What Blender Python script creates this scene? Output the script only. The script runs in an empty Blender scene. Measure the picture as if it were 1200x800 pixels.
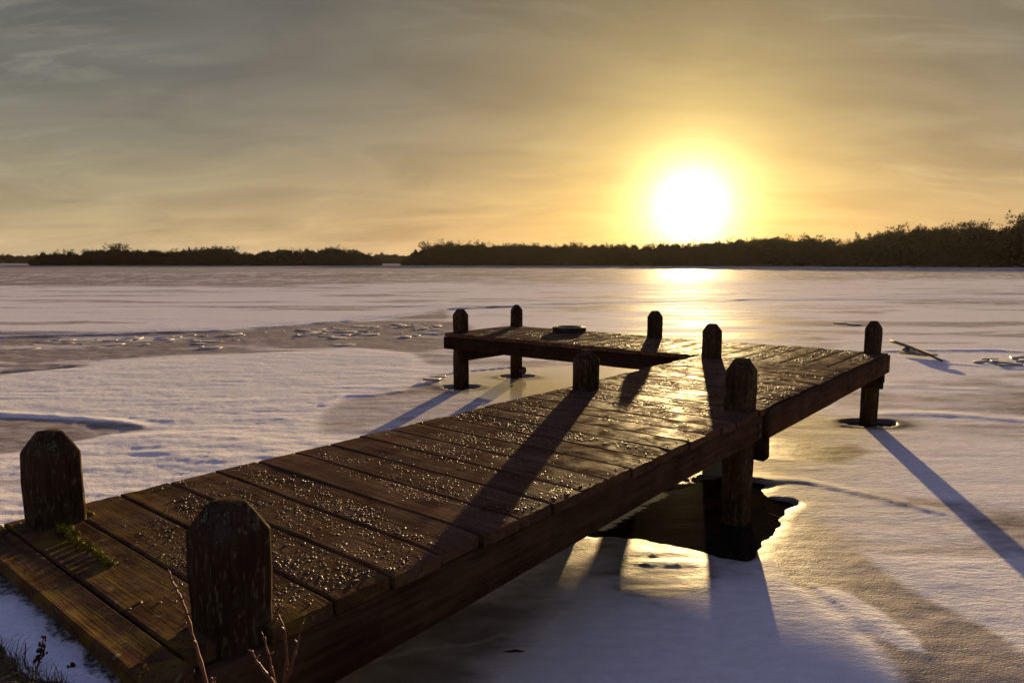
import bpy, math, random
import numpy as np
from mathutils import Vector, Matrix
random.seed(7)
rng = np.random.default_rng(11)
scene = bpy.context.scene
COL = scene.collection
R = math.radians

# ------------------------------------------------------------------ measured camera
F, PITCH, YAW, HC, ICE = 822.66, R(6.469), R(39.29), 0.9165, -0.72
CAMZ = HC - ICE                     # ice surface is world z = 0, deck top is z = 0.72
DECK = -ICE
SUN_AZ, SUN_EL = R(14.08), R(4.3)
SUND = Vector((math.sin(SUN_AZ)*math.cos(SUN_EL), math.cos(SUN_AZ)*math.cos(SUN_EL), math.sin(SUN_EL)))

def wxy(a, b):                      # jetty axes (a along, b to the right) -> world
    return (a*math.sin(YAW)+b*math.cos(YAW), a*math.cos(YAW)-b*math.sin(YAW))
def ab(X, Y):
    return (X*math.sin(YAW)+Y*math.cos(YAW), X*math.cos(YAW)-Y*math.sin(YAW))
def gp(u, v, z=0.0):                # where the sight line through a photo pixel meets height z
    x = (u-600)/F; zz = -(v-400)/F
    c, s = math.cos(PITCH), math.sin(PITCH)
    Y = c+zz*s; Z = -s+zz*c
    t = (z-CAMZ)/Z
    return (x*t, Y*t)

# ------------------------------------------------------------------ noise
def _hash(i, j, k):
    n = (i*374761393 + j*668265263 + k*2147483647) & 0xffffffff
    n = ((n ^ (n >> 13))*1274126177) & 0xffffffff
    return ((n ^ (n >> 16)) & 0xffff)/65535.0
def vnoise(x, y, seed=0):
    x = np.asarray(x, float); y = np.asarray(y, float)
    i = np.floor(x).astype(np.int64); j = np.floor(y).astype(np.int64)
    fx = x-i; fy = y-j
    fx = fx*fx*(3-2*fx); fy = fy*fy*(3-2*fy)
    a = _hash(i, j, seed); b = _hash(i+1, j, seed); c = _hash(i, j+1, seed); d = _hash(i+1, j+1, seed)
    return (a*(1-fx)+b*fx)*(1-fy)+(c*(1-fx)+d*fx)*fy
def fbm(x, y, o=4, seed=0):
    s = 0; w = .5; t = 0
    for k in range(o):
        s = s+w*vnoise(x*2**k+17.3*k, y*2**k-9.1*k, seed+k*13); t += w; w *= .55
    return s/t
def smooth(e0, e1, x):
    t = np.clip((x-e0)/(e1-e0), 0, 1); return t*t*(3-2*t)

# ------------------------------------------------------------------ object helpers
def tag(o, label=None, cat=None, group=None, kind=None):
    if label: o['label'] = label
    if cat: o['category'] = cat
    if group: o['group'] = group
    if kind: o['kind'] = kind
    return o
def empty(name, loc, rz=0):
    o = bpy.data.objects.new(name, None); COL.objects.link(o)
    o.location = loc; o.rotation_euler = (0, 0, rz); o.empty_display_size = .2
    return o
def mesh_np(name, V, Fs, mats, parent=None, midx=None, smoothf=None, loc=None):
    """V (n,3); Fs list of (m,k) index arrays"""
    me = bpy.data.meshes.new(name)
    V = np.asarray(V, np.float32)
    me.vertices.add(len(V)); me.vertices.foreach_set('co', V.ravel())
    Fs = [np.asarray(f, np.int32) for f in Fs if len(f)]
    loops = np.concatenate([f.ravel() for f in Fs])
    cnt = np.concatenate([np.full(len(f), f.shape[1], np.int32) for f in Fs])
    st = np.concatenate([[0], np.cumsum(cnt)[:-1]]).astype(np.int32)
    me.loops.add(len(loops)); me.loops.foreach_set('vertex_index', loops)
    me.polygons.add(len(cnt)); me.polygons.foreach_set('loop_start', st); me.polygons.foreach_set('loop_total', cnt)
    if not isinstance(mats, (list, tuple)): mats = [mats]
    for m in mats: me.materials.append(m)
    if midx is not None: me.polygons.foreach_set('material_index', np.asarray(midx, np.int32))
    if smoothf is not None:
        me.polygons.foreach_set('use_smooth', np.full(len(cnt), smoothf, bool) if isinstance(smoothf, bool) else np.asarray(smoothf, bool))
    me.update(calc_edges=True); me.validate()
    o = bpy.data.objects.new(name, me); COL.objects.link(o)
    if parent: o.parent = parent
    if loc is not None: o.location = loc
    return o

class MB:
    def __init__(s): s.v = []; s.q = []; s.t = []; s.n = 0
    def add(s, V, Q=(), T=()):
        V = np.asarray(V, float)
        s.v.append(V)
        if len(Q): s.q.append(np.asarray(Q)+s.n)
        if len(T): s.t.append(np.asarray(T)+s.n)
        s.n += len(V)
    def tube(s, pts, rad, sides=6, cap=True):
        pts = [Vector(p) for p in pts]; V = []; n = len(pts)
        for i, p in enumerate(pts):
            d = (pts[min(i+1, n-1)]-pts[max(i-1, 0)]).normalized()
            x = d.orthogonal().normalized() if i == 0 else (px_ - d*px_.dot(d)).normalized()
            px_ = x; y = d.cross(x)
            r = rad[i] if hasattr(rad, '__len__') else rad
            for k in range(sides):
                an = 2*math.pi*k/sides
                V.append(p+x*math.cos(an)*r+y*math.sin(an)*r)
        Q = [(i*sides+k, i*sides+(k+1) % sides, (i+1)*sides+(k+1) % sides, (i+1)*sides+k) for i in range(n-1) for k in range(sides)]
        T = []
        if cap:
            V += [pts[0], pts[-1]]; c0 = n*sides
            for k in range(sides):
                T.append((c0, (k+1) % sides, k)); T.append((c0+1, (n-1)*sides+k, (n-1)*sides+(k+1) % sides))
        s.add(np.array([tuple(v) for v in V]), Q, T)
    def build(s, name, mat, parent=None, sm=False, loc=None):
        Fs = []
        if s.q: Fs.append(np.concatenate(s.q))
        if s.t: Fs.append(np.concatenate(s.t))
        return mesh_np(name, np.concatenate(s.v), Fs, mat, parent, smoothf=sm, loc=loc)

# ------------------------------------------------------------------ materials
def newmat(name):
    m = bpy.data.materials.new(name); m.use_nodes = True
    nt = m.node_tree; b = nt.nodes['Principled BSDF']
    return m, nt, b
def N(nt, t, **kw):
    n = nt.nodes.new(t)
    for k, v in kw.items():
        if k in n.inputs.keys() if isinstance(k, str) else False: n.inputs[k].default_value = v
        else: setattr(n, k, v)
    return n
def ramp(nt, pts, fac=None, interp='LINEAR'):
    n = nt.nodes.new('ShaderNodeValToRGB'); e = n.color_ramp.elements; n.color_ramp.interpolation = interp
    while len(e) > 1: e.remove(e[-1])
    e[0].position = pts[0][0]; e[0].color = (*pts[0][1], 1)
    for p, c in pts[1:]:
        x = e.new(p); x.color = (*c, 1)
    if fac is not None: nt.links.new(fac, n.inputs[0])
    return n
def math_(nt, op, a, b=None, clamp=False):
    n = nt.nodes.new('ShaderNodeMath'); n.operation = op; n.use_clamp = clamp
    for i, x in enumerate((a, b)):
        if x is None: continue
        if isinstance(x, (int, float)): n.inputs[i].default_value = x
        else: nt.links.new(x, n.inputs[i])
    return n.outputs[0]
def mixc(nt, fac, a, b, blend='MIX'):
    n = nt.nodes.new('ShaderNodeMix'); n.data_type = 'RGBA'; n.blend_type = blend
    for i, x in ((0, fac), (6, a), (7, b)):
        if isinstance(x, (int, float)): n.inputs[i].default_value = x
        elif isinstance(x, tuple): n.inputs[i].default_value = (*x, 1)
        else: nt.links.new(x, n.inputs[i])
    return n.outputs[2]
def noise(nt, vec, scale, detail=4, rough=.55, dist=0.0):
    n = nt.nodes.new('ShaderNodeTexNoise'); n.inputs['Scale'].default_value = scale
    n.inputs['Detail'].default_value = detail; n.inputs['Roughness'].default_value = rough; n.inputs['Distortion'].default_value = dist
    if vec is not None: nt.links.new(vec, n.inputs['Vector'])
    return n.outputs['Fac']
def mapping(nt, vec, scale=(1, 1, 1), loc=(0, 0, 0), rot=(0, 0, 0)):
    n = nt.nodes.new('ShaderNodeMapping'); n.inputs['Scale'].default_value = scale
    n.inputs['Location'].default_value = loc; n.inputs['Rotation'].default_value = rot
    nt.links.new(vec, n.inputs['Vector']); return n.outputs[0]
def bump(nt, h, strength, dist, normal=None):
    n = nt.nodes.new('ShaderNodeBump'); n.inputs['Strength'].default_value = strength; n.inputs['Distance'].default_value = dist
    nt.links.new(h, n.inputs['Height'])
    if normal is not None: nt.links.new(normal, n.inputs['Normal'])
    return n.outputs[0]

def wood(name, axis, dark=(.030, .0145, .008), light=(.128, .068, .038), rough=.50, moss=0.0, fine=1.0, spec=.10, grain_d=.007, speck=False):
    """weathered wood, grain along the given local axis (0,1,2)"""
    m, nt, b = newmat(name); L = nt.links
    tc = nt.nodes.new('ShaderNodeTexCoord'); oi = nt.nodes.new('ShaderNodeObjectInfo')
    off = nt.nodes.new('ShaderNodeVectorMath'); off.operation = 'ADD'
    cmb = nt.nodes.new('ShaderNodeCombineXYZ')
    r10 = math_(nt, 'MULTIPLY', oi.outputs['Random'], 37.0)
    for i in range(3): L.new(r10, cmb.inputs[i])
    L.new(tc.outputs['Object'], off.inputs[0]); L.new(cmb.outputs[0], off.inputs[1])
    sc = [38*fine]*3; sc[axis] = 2.2*fine
    g = noise(nt, mapping(nt, off.outputs[0], tuple(sc)), 1, 5, .62, .4)
    sc2 = [150*fine]*3; sc2[axis] = 6*fine
    g2 = noise(nt, mapping(nt, off.outputs[0], tuple(sc2)), 1, 3, .6)
    blot = noise(nt, off.outputs[0], 5.5, 4, .6)
    c = ramp(nt, [(.28, dark), (.5, tuple((d+l)/2*.8 for d, l in zip(dark, light))), (.72, light)], g).outputs[0]
    c = mixc(nt, math_(nt, 'MULTIPLY', ramp(nt, [(.35, (0, 0, 0)), (.7, (1, 1, 1))], blot).outputs[0], .45), c, tuple(x*1.35+.006 for x in light))
    c = mixc(nt, math_(nt, 'MULTIPLY', oi.outputs['Random'], .35), c, tuple(x*.6 for x in dark))
    crack = ramp(nt, [(.30, (0, 0, 0)), (.37, (1, 1, 1))], g2).outputs[0]
    c = mixc(nt, crack, tuple(x*.4 for x in dark), c)
    if moss > 0:
        mm = noise(nt, tc.outputs['Object'], 9, 5, .7, .6)
        geo = nt.nodes.new('ShaderNodeSeparateXYZ'); L.new(tc.outputs['Object'], geo.inputs[0])
        fall = nt.nodes.new('ShaderNodeMapRange'); L.new(geo.outputs[0], fall.inputs['Value'])
        fall.inputs['From Min'].default_value = 0.05; fall.inputs['From Max'].default_value = 1.1
        fall.inputs['To Min'].default_value = moss; fall.inputs['To Max'].default_value = 0.03
        mk = ramp(nt, [(.45, (0, 0, 0)), (.62, (1, 1, 1))], mm).outputs[0]
        c = mixc(nt, math_(nt, 'MULTIPLY', mk, fall.outputs[0]), c, (.13, .085, .012))
        li = noise(nt, tc.outputs['Object'], 26, 3, .5, .3)
        lk = ramp(nt, [(.66, (0, 0, 0)), (.70, (1, 1, 1))], li).outputs[0]
        c = mixc(nt, math_(nt, 'MULTIPLY', math_(nt, 'MULTIPLY', lk, fall.outputs[0]), .5), c, (.20, .19, .15))
    if speck:
        sk = noise(nt, mapping(nt, off.outputs[0], (70, 70, 22)), 1, 3, .6)
        c = mixc(nt, math_(nt, 'MULTIPLY', ramp(nt, [(.56, (0, 0, 0)), (.66, (1, 1, 1))], sk).outputs[0], .75), c, (.12, .10, .058))
        sk2 = noise(nt, off.outputs[0], 7, 4, .7)
        c = mixc(nt, math_(nt, 'MULTIPLY', ramp(nt, [(.55, (0, 0, 0)), (.72, (1, 1, 1))], sk2).outputs[0], .55), c, (.105, .10, .075))
    if moss > 0 or not speck:          # dusting of rime in patches
        fz = noise(nt, tc.outputs['Object'], 330, 2, .6); fp = noise(nt, tc.outputs['Object'], 4.5, 4, .6)
        fk = math_(nt, 'MULTIPLY', ramp(nt, [(.52, (0, 0, 0)), (.62, (1, 1, 1))], fz).outputs[0], ramp(nt, [(.42, (0, 0, 0)), (.62, (1, 1, 1))], fp).outputs[0])
        if name.startswith('weathered'): c = mixc(nt, math_(nt, 'MULTIPLY', fk, .38), c, (.27, .20, .16))
    L.new(c, b.inputs['Base Color'])
    rr = nt.nodes.new('ShaderNodeMapRange'); L.new(blot, rr.inputs['Value'])
    rr.inputs['From Min'].default_value = .3; rr.inputs['From Max'].default_value = .7
    rr.inputs['To Min'].default_value = rough-.10; rr.inputs['To Max'].default_value = rough+.2
    L.new(rr.outputs[0], b.inputs['Roughness'])
    b.inputs['Specular IOR Level'].default_value = spec
    n1 = bump(nt, g, 1, grain_d)
    n2 = bump(nt, g2, .8, grain_d*.45, n1)
    n3 = bump(nt, noise(nt, off.outputs[0], 260, 2, .5), .6, .0009, n2)
    L.new(n3, b.inputs['Normal'])
    # dry, frost-dulled wood is matt; only damp patches shine
    df = nt.nodes.new('ShaderNodeBsdfDiffuse'); L.new(c, df.inputs['Color']); L.new(bump(nt, g, .6, grain_d*.35, bump(nt, g2, .6, grain_d*.2)), df.inputs['Normal'])
    damp = noise(nt, mapping(nt, off.outputs[0], (7, 7, 7)), 1, 5, .65, .5)
    ms = nt.nodes.new('ShaderNodeMixShader'); su = nt.nodes.new('ShaderNodeSeparateXYZ'); L.new(tc.outputs['Object'], su.inputs[0])
    thaw = nt.nodes.new('ShaderNodeMapRange'); L.new(su.outputs[0], thaw.inputs['Value']); thaw.interpolation_type = 'SMOOTHSTEP'   # the far boards are wetter
    thaw.inputs['From Min'].default_value = 2.2; thaw.inputs['From Max'].default_value = 4.4; thaw.inputs['To Min'].default_value = .14; thaw.inputs['To Max'].default_value = .30
    L.new(math_(nt, 'MULTIPLY', ramp(nt, [(.40, (.08, .08, .08)), (.62, (1, 1, 1))], damp).outputs[0], thaw.outputs[0]), ms.inputs[0])
    L.new(df.outputs[0], ms.inputs[1]); L.new(b.outputs[0], ms.inputs[2]); L.new(ms.outputs[0], nt.nodes['Material Output'].inputs['Surface'])
    return m

M = {}
M['plank'] = wood('weathered_plank', 1, moss=.95)
M['plank_arm'] = wood('weathered_plank_across', 0)
M['post'] = wood('post_wood', 2, dark=(.018, .011, .007), light=(.068, .042, .026), rough=.8, spec=.12, grain_d=.004, speck=True)
M['beam_x'] = wood('beam_wood', 0, dark=(.028, .014, .008), light=(.118, .065, .039), rough=.75, spec=.15)
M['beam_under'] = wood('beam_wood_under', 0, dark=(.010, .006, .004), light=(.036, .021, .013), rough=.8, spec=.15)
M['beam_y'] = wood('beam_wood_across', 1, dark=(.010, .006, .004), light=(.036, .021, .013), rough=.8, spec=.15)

def simple(name, col, rough, spec=.4, nsc=None, col2=None, bsc=None, bd=.002):
    m, nt, b = newmat(name)
    b.inputs['Roughness'].default_value = rough; b.inputs['Specular IOR Level'].default_value = spec
    tc = nt.nodes.new('ShaderNodeTexCoord')
    if nsc:
        n = noise(nt, tc.outputs['Object'], nsc, 4, .6)
        nt.links.new(ramp(nt, [(.35, col), (.65, col2)], n).outputs[0], b.inputs['Base Color'])
    else: b.inputs['Base Color'].default_value = (*col, 1)
    if bsc: nt.links.new(bump(nt, noise(nt, tc.outputs['Object'], bsc, 3), 1, bd), b.inputs['Normal'])
    return m
M['bead'] = simple('frozen_beads', (.035, .019, .012), .50, .14, 60, (.10, .066, .05), 500, .0006)
M['moss'] = simple('moss_green', (.05, .05, .008), .9, .1, 40, (.16, .14, .012))
M['lichen'] = simple('lichen_pale', (.035, .035, .025), .95, .05, 150, (.15, .15, .115), 260, .001)
M['rubber'] = simple('old_rubber', (.012, .012, .012), .65, .3, 30, (.03, .028, .026), 60)
M['rubber_rim'] = simple('pale_rubber', (.05, .05, .05), .5, .4, 30, (.16, .14, .12))  # paler rubber for the ring on top of the tyre
M['iron'] = simple('rusty_iron', (.03, .02, .015), .6, .4, 80, (.06, .03, .018))
M['twig'] = simple('twig_bark', (.11, .035, .022), .55, .3, 60, (.20, .085, .05))
M['weed'] = simple('dead_weed', (.035, .018, .012), .9, .1, 60, (.075, .035, .02))
M['weed_orange'] = simple('orange_leaf', (.30, .12, .02), .8, .2, 60, (.45, .20, .03))
M['grass'] = simple('dead_grass', (.05, .04, .012), .85, .15, 30, (.12, .07, .02))
M['bark'] = simple('tree_bark', (.012, .009, .007), .95, .03)
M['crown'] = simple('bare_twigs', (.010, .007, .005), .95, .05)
M['crown_hazed'] = simple('bare_twigs_hazed', (.040, .028, .021), .95, .05)  # lighter twigs for the farther woods, haze put into the colour
M['soil'] = simple('bank_soil', (.05, .035, .02), .95, .1, 3, (.11, .085, .05))
M['stick'] = simple('driftwood', (.09, .06, .035), .8, .2, 20, (.16, .11, .07))

# ice slab material
def icemat(name, c1, c2, rough, bsc=14, bd=.006):
    m, nt, b = newmat(name); tc = nt.nodes.new('ShaderNodeTexCoord')
    n = noise(nt, tc.outputs['Object'], 6, 5, .6)
    nt.links.new(ramp(nt, [(.35, c1), (.65, c2)], n).outputs[0], b.inputs['Base Color'])
    b.inputs['Roughness'].default_value = rough
    nt.links.new(bump(nt, noise(nt, tc.outputs['Object'], bsc, 4), .7, bd), b.inputs['Normal'])
    return m
M['floe'] = icemat('broken_ice', (.27, .24, .22), (.48, .44, .42), .62)
M['slush'] = icemat('clear_ice_rim', (.10, .09, .085), (.25, .23, .23), .12)
m, nt, b = newmat('dark_open_water'); M['water'] = m
b.inputs['Base Color'].default_value = (.010, .009, .008, 1); b.inputs['Roughness'].default_value = .04
tc = nt.nodes.new('ShaderNodeTexCoord')
nt.links.new(bump(nt, noise(nt, mapping(nt, tc.outputs['Object'], (2, 6, 1)), 1, 2), .4, .005), b.inputs['Normal'])

# ================================================================== THE FROZEN LAKE
def poly(*uv): return np.array([gp(u, v) for u, v in uv])
def line(*uv): return np.array([gp(u, v) for u, v in uv])
def seg_dist(X, Y, P, closed):
    d = np.full(X.shape, 1e9); n = len(P)
    for i in range(n if closed else n-1):
        a = P[i]; c = P[(i+1) % n]; e = c-a; L2 = max(e@e, 1e-9)
        t = np.clip(((X-a[0])*e[0]+(Y-a[1])*e[1])/L2, 0, 1)
        d = np.minimum(d, np.hypot(X-a[0]-t*e[0], Y-a[1]-t*e[1]))
    return d
def sdf(X, Y, P):                  # positive inside
    d = seg_dist(X, Y, P, True); ins = np.zeros(X.shape, bool); n = len(P)
    for i in range(n):
        a = P[i]; c = P[(i+1) % n]
        if a[1] == c[1]: continue
        k = ((a[1] > Y) != (c[1] > Y)) & (X < (c[0]-a[0])*(Y-a[1])/(c[1]-a[1])+a[0])
        ins ^= k
    return np.where(ins, d, -d)

# polar sheet centred under the jetty's shore end, finest where the jetty stands
az0, az1 = -58, 62
azs = np.concatenate([np.linspace(az0, az1, 780), np.linspace(az1, az0+360, 60)[1:-1]])
rs = [1.0]
while rs[-1] < 1500: rs.append(rs[-1]*(1.0068 if rs[-1] < 60 else 1.02)+.0004)
rs = np.array(rs)
AZ, RR = np.meshgrid(np.radians(azs), rs)
GX = (RR*np.sin(AZ)).ravel(); GY = (RR*np.cos(AZ)).ravel(); GR = RR.ravel()
na, nr = len(azs), len(rs)
def warp(amp, fr, seed):
    return (fbm(GX*fr, GY*fr, 4, seed)-.5)*2*amp
# coordinates that stretch patches sideways the way wind drifts lie here
wob = warp(.5, .35, 3)*np.clip(GR/10, .25, 3)

big = fbm(GX*.10+3, GY*.22, 5, 21)
mid = fbm(GX*.45, GY*1.1, 4, 31)
snow = smooth(.40, .56, big*.65+mid*.35)*.9         # wind-scoured default
snow = np.where(GR > 60, smooth(.36, .52, fbm(GX*.018, GY*.05, 4, 77))*.6+.2, np.clip(snow+.35, 0, 1))
snow = np.where(GR > 240, .2, snow)

def paint(P, val, soft, wobamp=.3, mul=1.0):
    global snow
    s = sdf(GX, GY, P)+wob*wobamp
    k = smooth(-soft, soft, s)*mul
    snow = snow*(1-k)+val*k
    return s
H = np.zeros_like(GX)
sheet_edges = []

# far smooth band below the shore
far_band = poly((-300, 335), (300, 334), (800, 329), (1500, 326), (1500, 312), (-300, 312))
paint(far_band, .25, 6, 2.0, .8)
# white field behind the crack
P_field = poly((-400, 391), (0, 393), (130, 391), (250, 387), (400, 376), (450, 372), (520, 363), (640, 357), (900, 352), (1500, 350), (1500, 330), (800, 332), (300, 337), (-400, 338))
sF = paint(P_field, .92, .5, .35, .9)
# scoured ice band with the broken slabs
P_band = poly((-400, 400), (0, 396), (130, 393), (250, 389), (400, 378), (450, 374), (520, 365), (560, 385), (520, 405), (490, 412), (420, 406), (300, 410), (150, 421), (0, 438), (-400, 470))
paint(P_band, .12, .35, .3)
# wind-rippled white sheet left of the jetty
P_sheet = poly((-500, 470), (0, 440), (80, 432), (150, 425), (300, 413), (420, 409), (480, 413), (500, 425), (495, 445), (470, 458), (430, 462), (390, 470), (372, 490), (380, 520), (420, 545), (300, 590), (180, 540), (120, 512), (200, 503), (160, 494), (80, 488), (0, 484), (-400, 480))
sS = paint(P_sheet, 1.0, .12, .12)
P_low = poly((-400, 560), (0, 534), (60, 524), (130, 511), (200, 503), (300, 510), (420, 545), (300, 600), (100, 640), (-300, 760))
sL = paint(P_low, 1.0, .10, .08)
P_scour = poly((-400, 486), (0, 488), (80, 492), (160, 498), (185, 503), (130, 509), (60, 522), (0, 531), (-400, 556))
paint(P_scour, .25, .06, .08)
# slushy ice by the arm
P_slush = poly((370, 492), (392, 471), (430, 463), (475, 458), (520, 447), (640, 470), (600, 500), (500, 520), (420, 532), (380, 515))
paint(P_slush, .45, .15, .1)
# smooth refrozen pool under the arm
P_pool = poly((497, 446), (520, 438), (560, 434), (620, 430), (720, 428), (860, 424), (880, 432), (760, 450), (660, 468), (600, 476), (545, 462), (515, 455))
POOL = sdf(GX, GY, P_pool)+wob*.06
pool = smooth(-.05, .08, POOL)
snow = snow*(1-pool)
# right side
P_right = poly((900, 470), (985, 452), (1200, 440), (1600, 440), (1600, 345), (1040, 365), (1000, 400), (900, 430))
paint(P_right, .85, .3, .2)
P_rt = poly((905, 505), (1000, 490), (1030, 488), (1120, 484), (1220, 492), (1600, 510), (1600, 660), (1210, 600), (1150, 590), (1060, 580), (950, 570), (900, 545))
paint(P_rt, .80, .15, .1)
# dark thin ice behind the centre post
P_dark1 = poly((880, 520), (910, 514), (945, 516), (960, 525), (1000, 522), (1015, 530), (985, 540), (940, 541), (905, 536), (880, 538))
d1 = paint(P_dark1, .02, .08, .08)
# slush streak running to the lower right
P_streak = poly((885, 575), (915, 585), (960, 620), (1010, 650), (1060, 690), (1130, 720), (1300, 800), (1300, 1000), (1080, 1000), (1055, 790), (1000, 725), (950, 690), (905, 652), (870, 630))
paint(P_streak, .16, .07, .10)
P_streak2 = poly((900, 560), (950, 565), (1040, 590), (1120, 600), (1160, 640), (1100, 640), (1020, 640), (960, 610), (905, 585))
paint(P_streak2, .7, .1, .08)
P_tongue = poly((950, 686), (985, 690), (1030, 715), (1075, 748), (1085, 766), (1060, 762), (1010, 735), (965, 705))
sT = paint(P_tongue, .95, .03, .02)
P_rsnow = poly((1010, 648), (1080, 650), (1180, 655), (1400, 660), (1500, 900), (1210, 770), (1130, 715), (1060, 685))
sR = paint(P_rsnow, .9, .06, .08)
# snow sheet in the jetty's shade, lower right
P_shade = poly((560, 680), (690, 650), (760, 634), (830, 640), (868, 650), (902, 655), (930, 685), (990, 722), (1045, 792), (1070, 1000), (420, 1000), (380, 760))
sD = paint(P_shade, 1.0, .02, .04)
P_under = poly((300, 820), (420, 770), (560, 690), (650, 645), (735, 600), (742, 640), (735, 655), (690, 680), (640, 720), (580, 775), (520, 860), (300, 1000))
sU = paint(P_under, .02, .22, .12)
P_gold = poly((728, 618), (760, 632), (800, 638), (838, 645), (842, 670), (830, 690), (780, 705), (730, 700), (715, 660))
sG = paint(P_gold, .42, .12, .15)

# wind has bared streaks in the snow and left thin drifts on the ice
strk = fbm(GX*.16+2, GY*.75, 5, 303)
snow = snow*(1-.6*smooth(.50, .66, strk)*(GR > 6)*(sD < 0)*(GR < 220)*smooth(.25, -.1, sS))
snow = np.clip(snow+.45*smooth(.56, .70, fbm(GX*.4, GY*1.5, 4, 311))*(1-pool)*(GR < 120), 0, 1)
# heights: snow sheets are a few centimetres thick with a crisp lip
jag = (fbm(GX*3.0, GY*3.0, 4, 91)-.5)
def lip(s, h, w): return h*smooth(-w*.5, w, s+jag*.10)
H += lip(sF, .03, .45)*(GR < 200)
H += lip(sS, .010, .25)+lip(sL, .012, .25)+lip(sT, .008, .12)+lip(sR, .006, .3)+lip(sD, .012, .10)
# long drift ridges seen as dark lines
def ridge(P, w, h, off=0):
    d = seg_dist(GX, GY, P, False)+jag*w*1.2
    return h*np.exp(-(d/w)**2)
rid = [
 (line((-60, 484), (0, 485), (60, 488), (120, 492), (165, 499)), .10, .055),
 (line((1030, 486), (1080, 484), (1130, 487), (1230, 494)), .12, .03),
 (line((950, 455), (1040, 452), (1120, 455), (1230, 462)), .15, .02),
 (line((1040, 411), (1100, 410), (1160, 410), (1230, 414)), .20, .06),
 (line((1085, 424), (1130, 427), (1170, 430), (1230, 434)), .15, .05),
 (line((-80, 397), (0, 395), (130, 392), (250, 388), (400, 377), (450, 372), (520, 363), (600, 359)), .22, .10),
 (line((380, 475), (400, 464), (440, 463), (470, 459)), .07, .035),
 (line((470, 360), (530, 358), (580, 360)), .25, .06),
 (line((690, 366), (760, 358), (830, 354), (900, 350)), .25, .05),
 (line((-100, 345), (100, 343), (260, 342), (360, 341), (480, 338)), .7, .07),
 (line((880, 345), (960, 350), (1060, 345), (1200, 343)), .6, .06),
 (line((620, 333), (800, 334), (1000, 331), (1200, 329)), .9, .08),
 (line((880, 322), (1000, 326), (1230, 322)), 1.4, .10),
 (line((905, 652), (930, 668), (960, 690), (1000, 722)), .04, .012),
 (line((880, 560), (940, 563), (1020, 580), (1100, 600)), .06, .02),
]
for P, w, h in rid: H += ridge(P, w*.9, h*.33)
# crushed ice in the band
sB = smooth(-.2, .4, sdf(GX, GY, P_band)+wob*.3)*smooth(60, 25, GR)
H += sB*(np.abs(fbm(GX*2.6, GY*3.4, 3, 401)-.5)*.022+(fbm(GX*7, GY*9, 2, 403)-.5)*.008)
# cracks
crk = np.zeros_like(GX)
for P, w in [(line((497, 446), (530, 437), (600, 431)), .03), (line((0, 437), (40, 434), (80, 430)), .05), (line((497, 446), (505, 442)), .02),
             (line((600, 318), (700, 322), (830, 321), (1000, 326)), .5), (line((700, 349), (780, 352), (880, 344)), .15)]:
    crk = np.maximum(crk, np.exp(-(seg_dist(GX, GY, P, False)+jag*w*2)**2/(w*w)))
H -= crk*.02
H += smooth(-.15, .1, sG)*(fbm(GX*2.0+jag*1.5, GY*15, 3, 57)-.5)*.011
# wind ripples in snow, crests across the view
rip = fbm(GX*2.0+wob*2, GY*8.5, 3, 51)-.5
rip2 = fbm(GX*7, GY*24, 3, 61)-.5
amp = np.clip(1.25-GR/30, 0, 1)
H += snow*amp*(.38+.62*smooth(1.0, -2.0, GX))*(rip*.014+rip2*.0085)*smooth(1.5, 4, GR)
H += (1-snow)*amp*(fbm(GX*9, GY*14, 4, 71)-.5)*.007*(1-pool)
H += (fbm(GX*.5, GY*1.0, 3, 81)-.5)*.012*np.clip(GR/8, .3, 1.5)*(1-pool)*(GR < 150)

# water holes: under the deck round the centre post, small melt rings round other posts
P_hole = poly((690, 604), (735, 588), (790, 574), (850, 560), (892, 566), (884, 583), (905, 590), (913, 603), (900, 622), (884, 640), (872, 652), (838, 646), (800, 636), (745, 625), (700, 622))
hs = sdf(GX, GY, P_hole)-.05+jag*.26
hole = smooth(-.24, .05, hs)
rim = np.exp(-((hs+.05)/.05)**2)
H = H*(1-hole)-.034*hole
wet = .9*np.exp(-np.clip(-hs-jag*.5, 0, None)/.22)
wet = np.maximum(wet, (.18+.5*smooth(.38, .62, fbm(GX*2.2+jag, GY*16, 3, 58)))*smooth(-.15, .15, sG+jag*.3))
POSTS = {'P1': (.87, -1.64), 'P2': (.84, -2.79), 'X': (4.23, -2.768), 'B': (4.26, -1.635), 'C': (6.42, -2.765), 'G': (7.76, -1.64), 'D': (7.70, -4.05), 'E': (7.75, -6.26), 'F': (6.62, -6.28)}
for k in ('F', 'E', 'G'):
    x, y = wxy(*POSTS[k]); d = np.hypot((GX-x)*.62, (GY-y)*1.0)+jag*.10
    m_ = smooth(.16, .13, d); H = H*(1-m_)-.09*m_
    H += np.exp(-((d-.19)/.06)**2)*.006
    wet = np.maximum(wet, np.exp(-np.clip(d-.2, 0, None)/.10))
wet = np.clip(np.maximum(wet, smooth(-.1, .1, d1+jag*.1)*.7), 0, 1)
snow = np.clip(snow*(1-.75*wet)*(1-crk*.5), 0, 1)
H[GR < 1.3] = -.05

V = np.stack([GX, GY, H], 1)
V = np.vstack([V, [[0, 0, -.05]]])
idx = np.arange(na*nr).reshape(nr, na)
a = idx[:-1, :]; b2 = np.roll(idx, -1, 1)[:-1, :]; c2 = np.roll(idx, -1, 1)[1:, :]; d2 = idx[1:, :]
Q = np.stack([a, d2, c2, b2], -1).reshape(-1, 4)
ctr = na*nr
T = np.stack([np.full(na, ctr), idx[0], np.roll(idx[0], -1)], 1)

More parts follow.
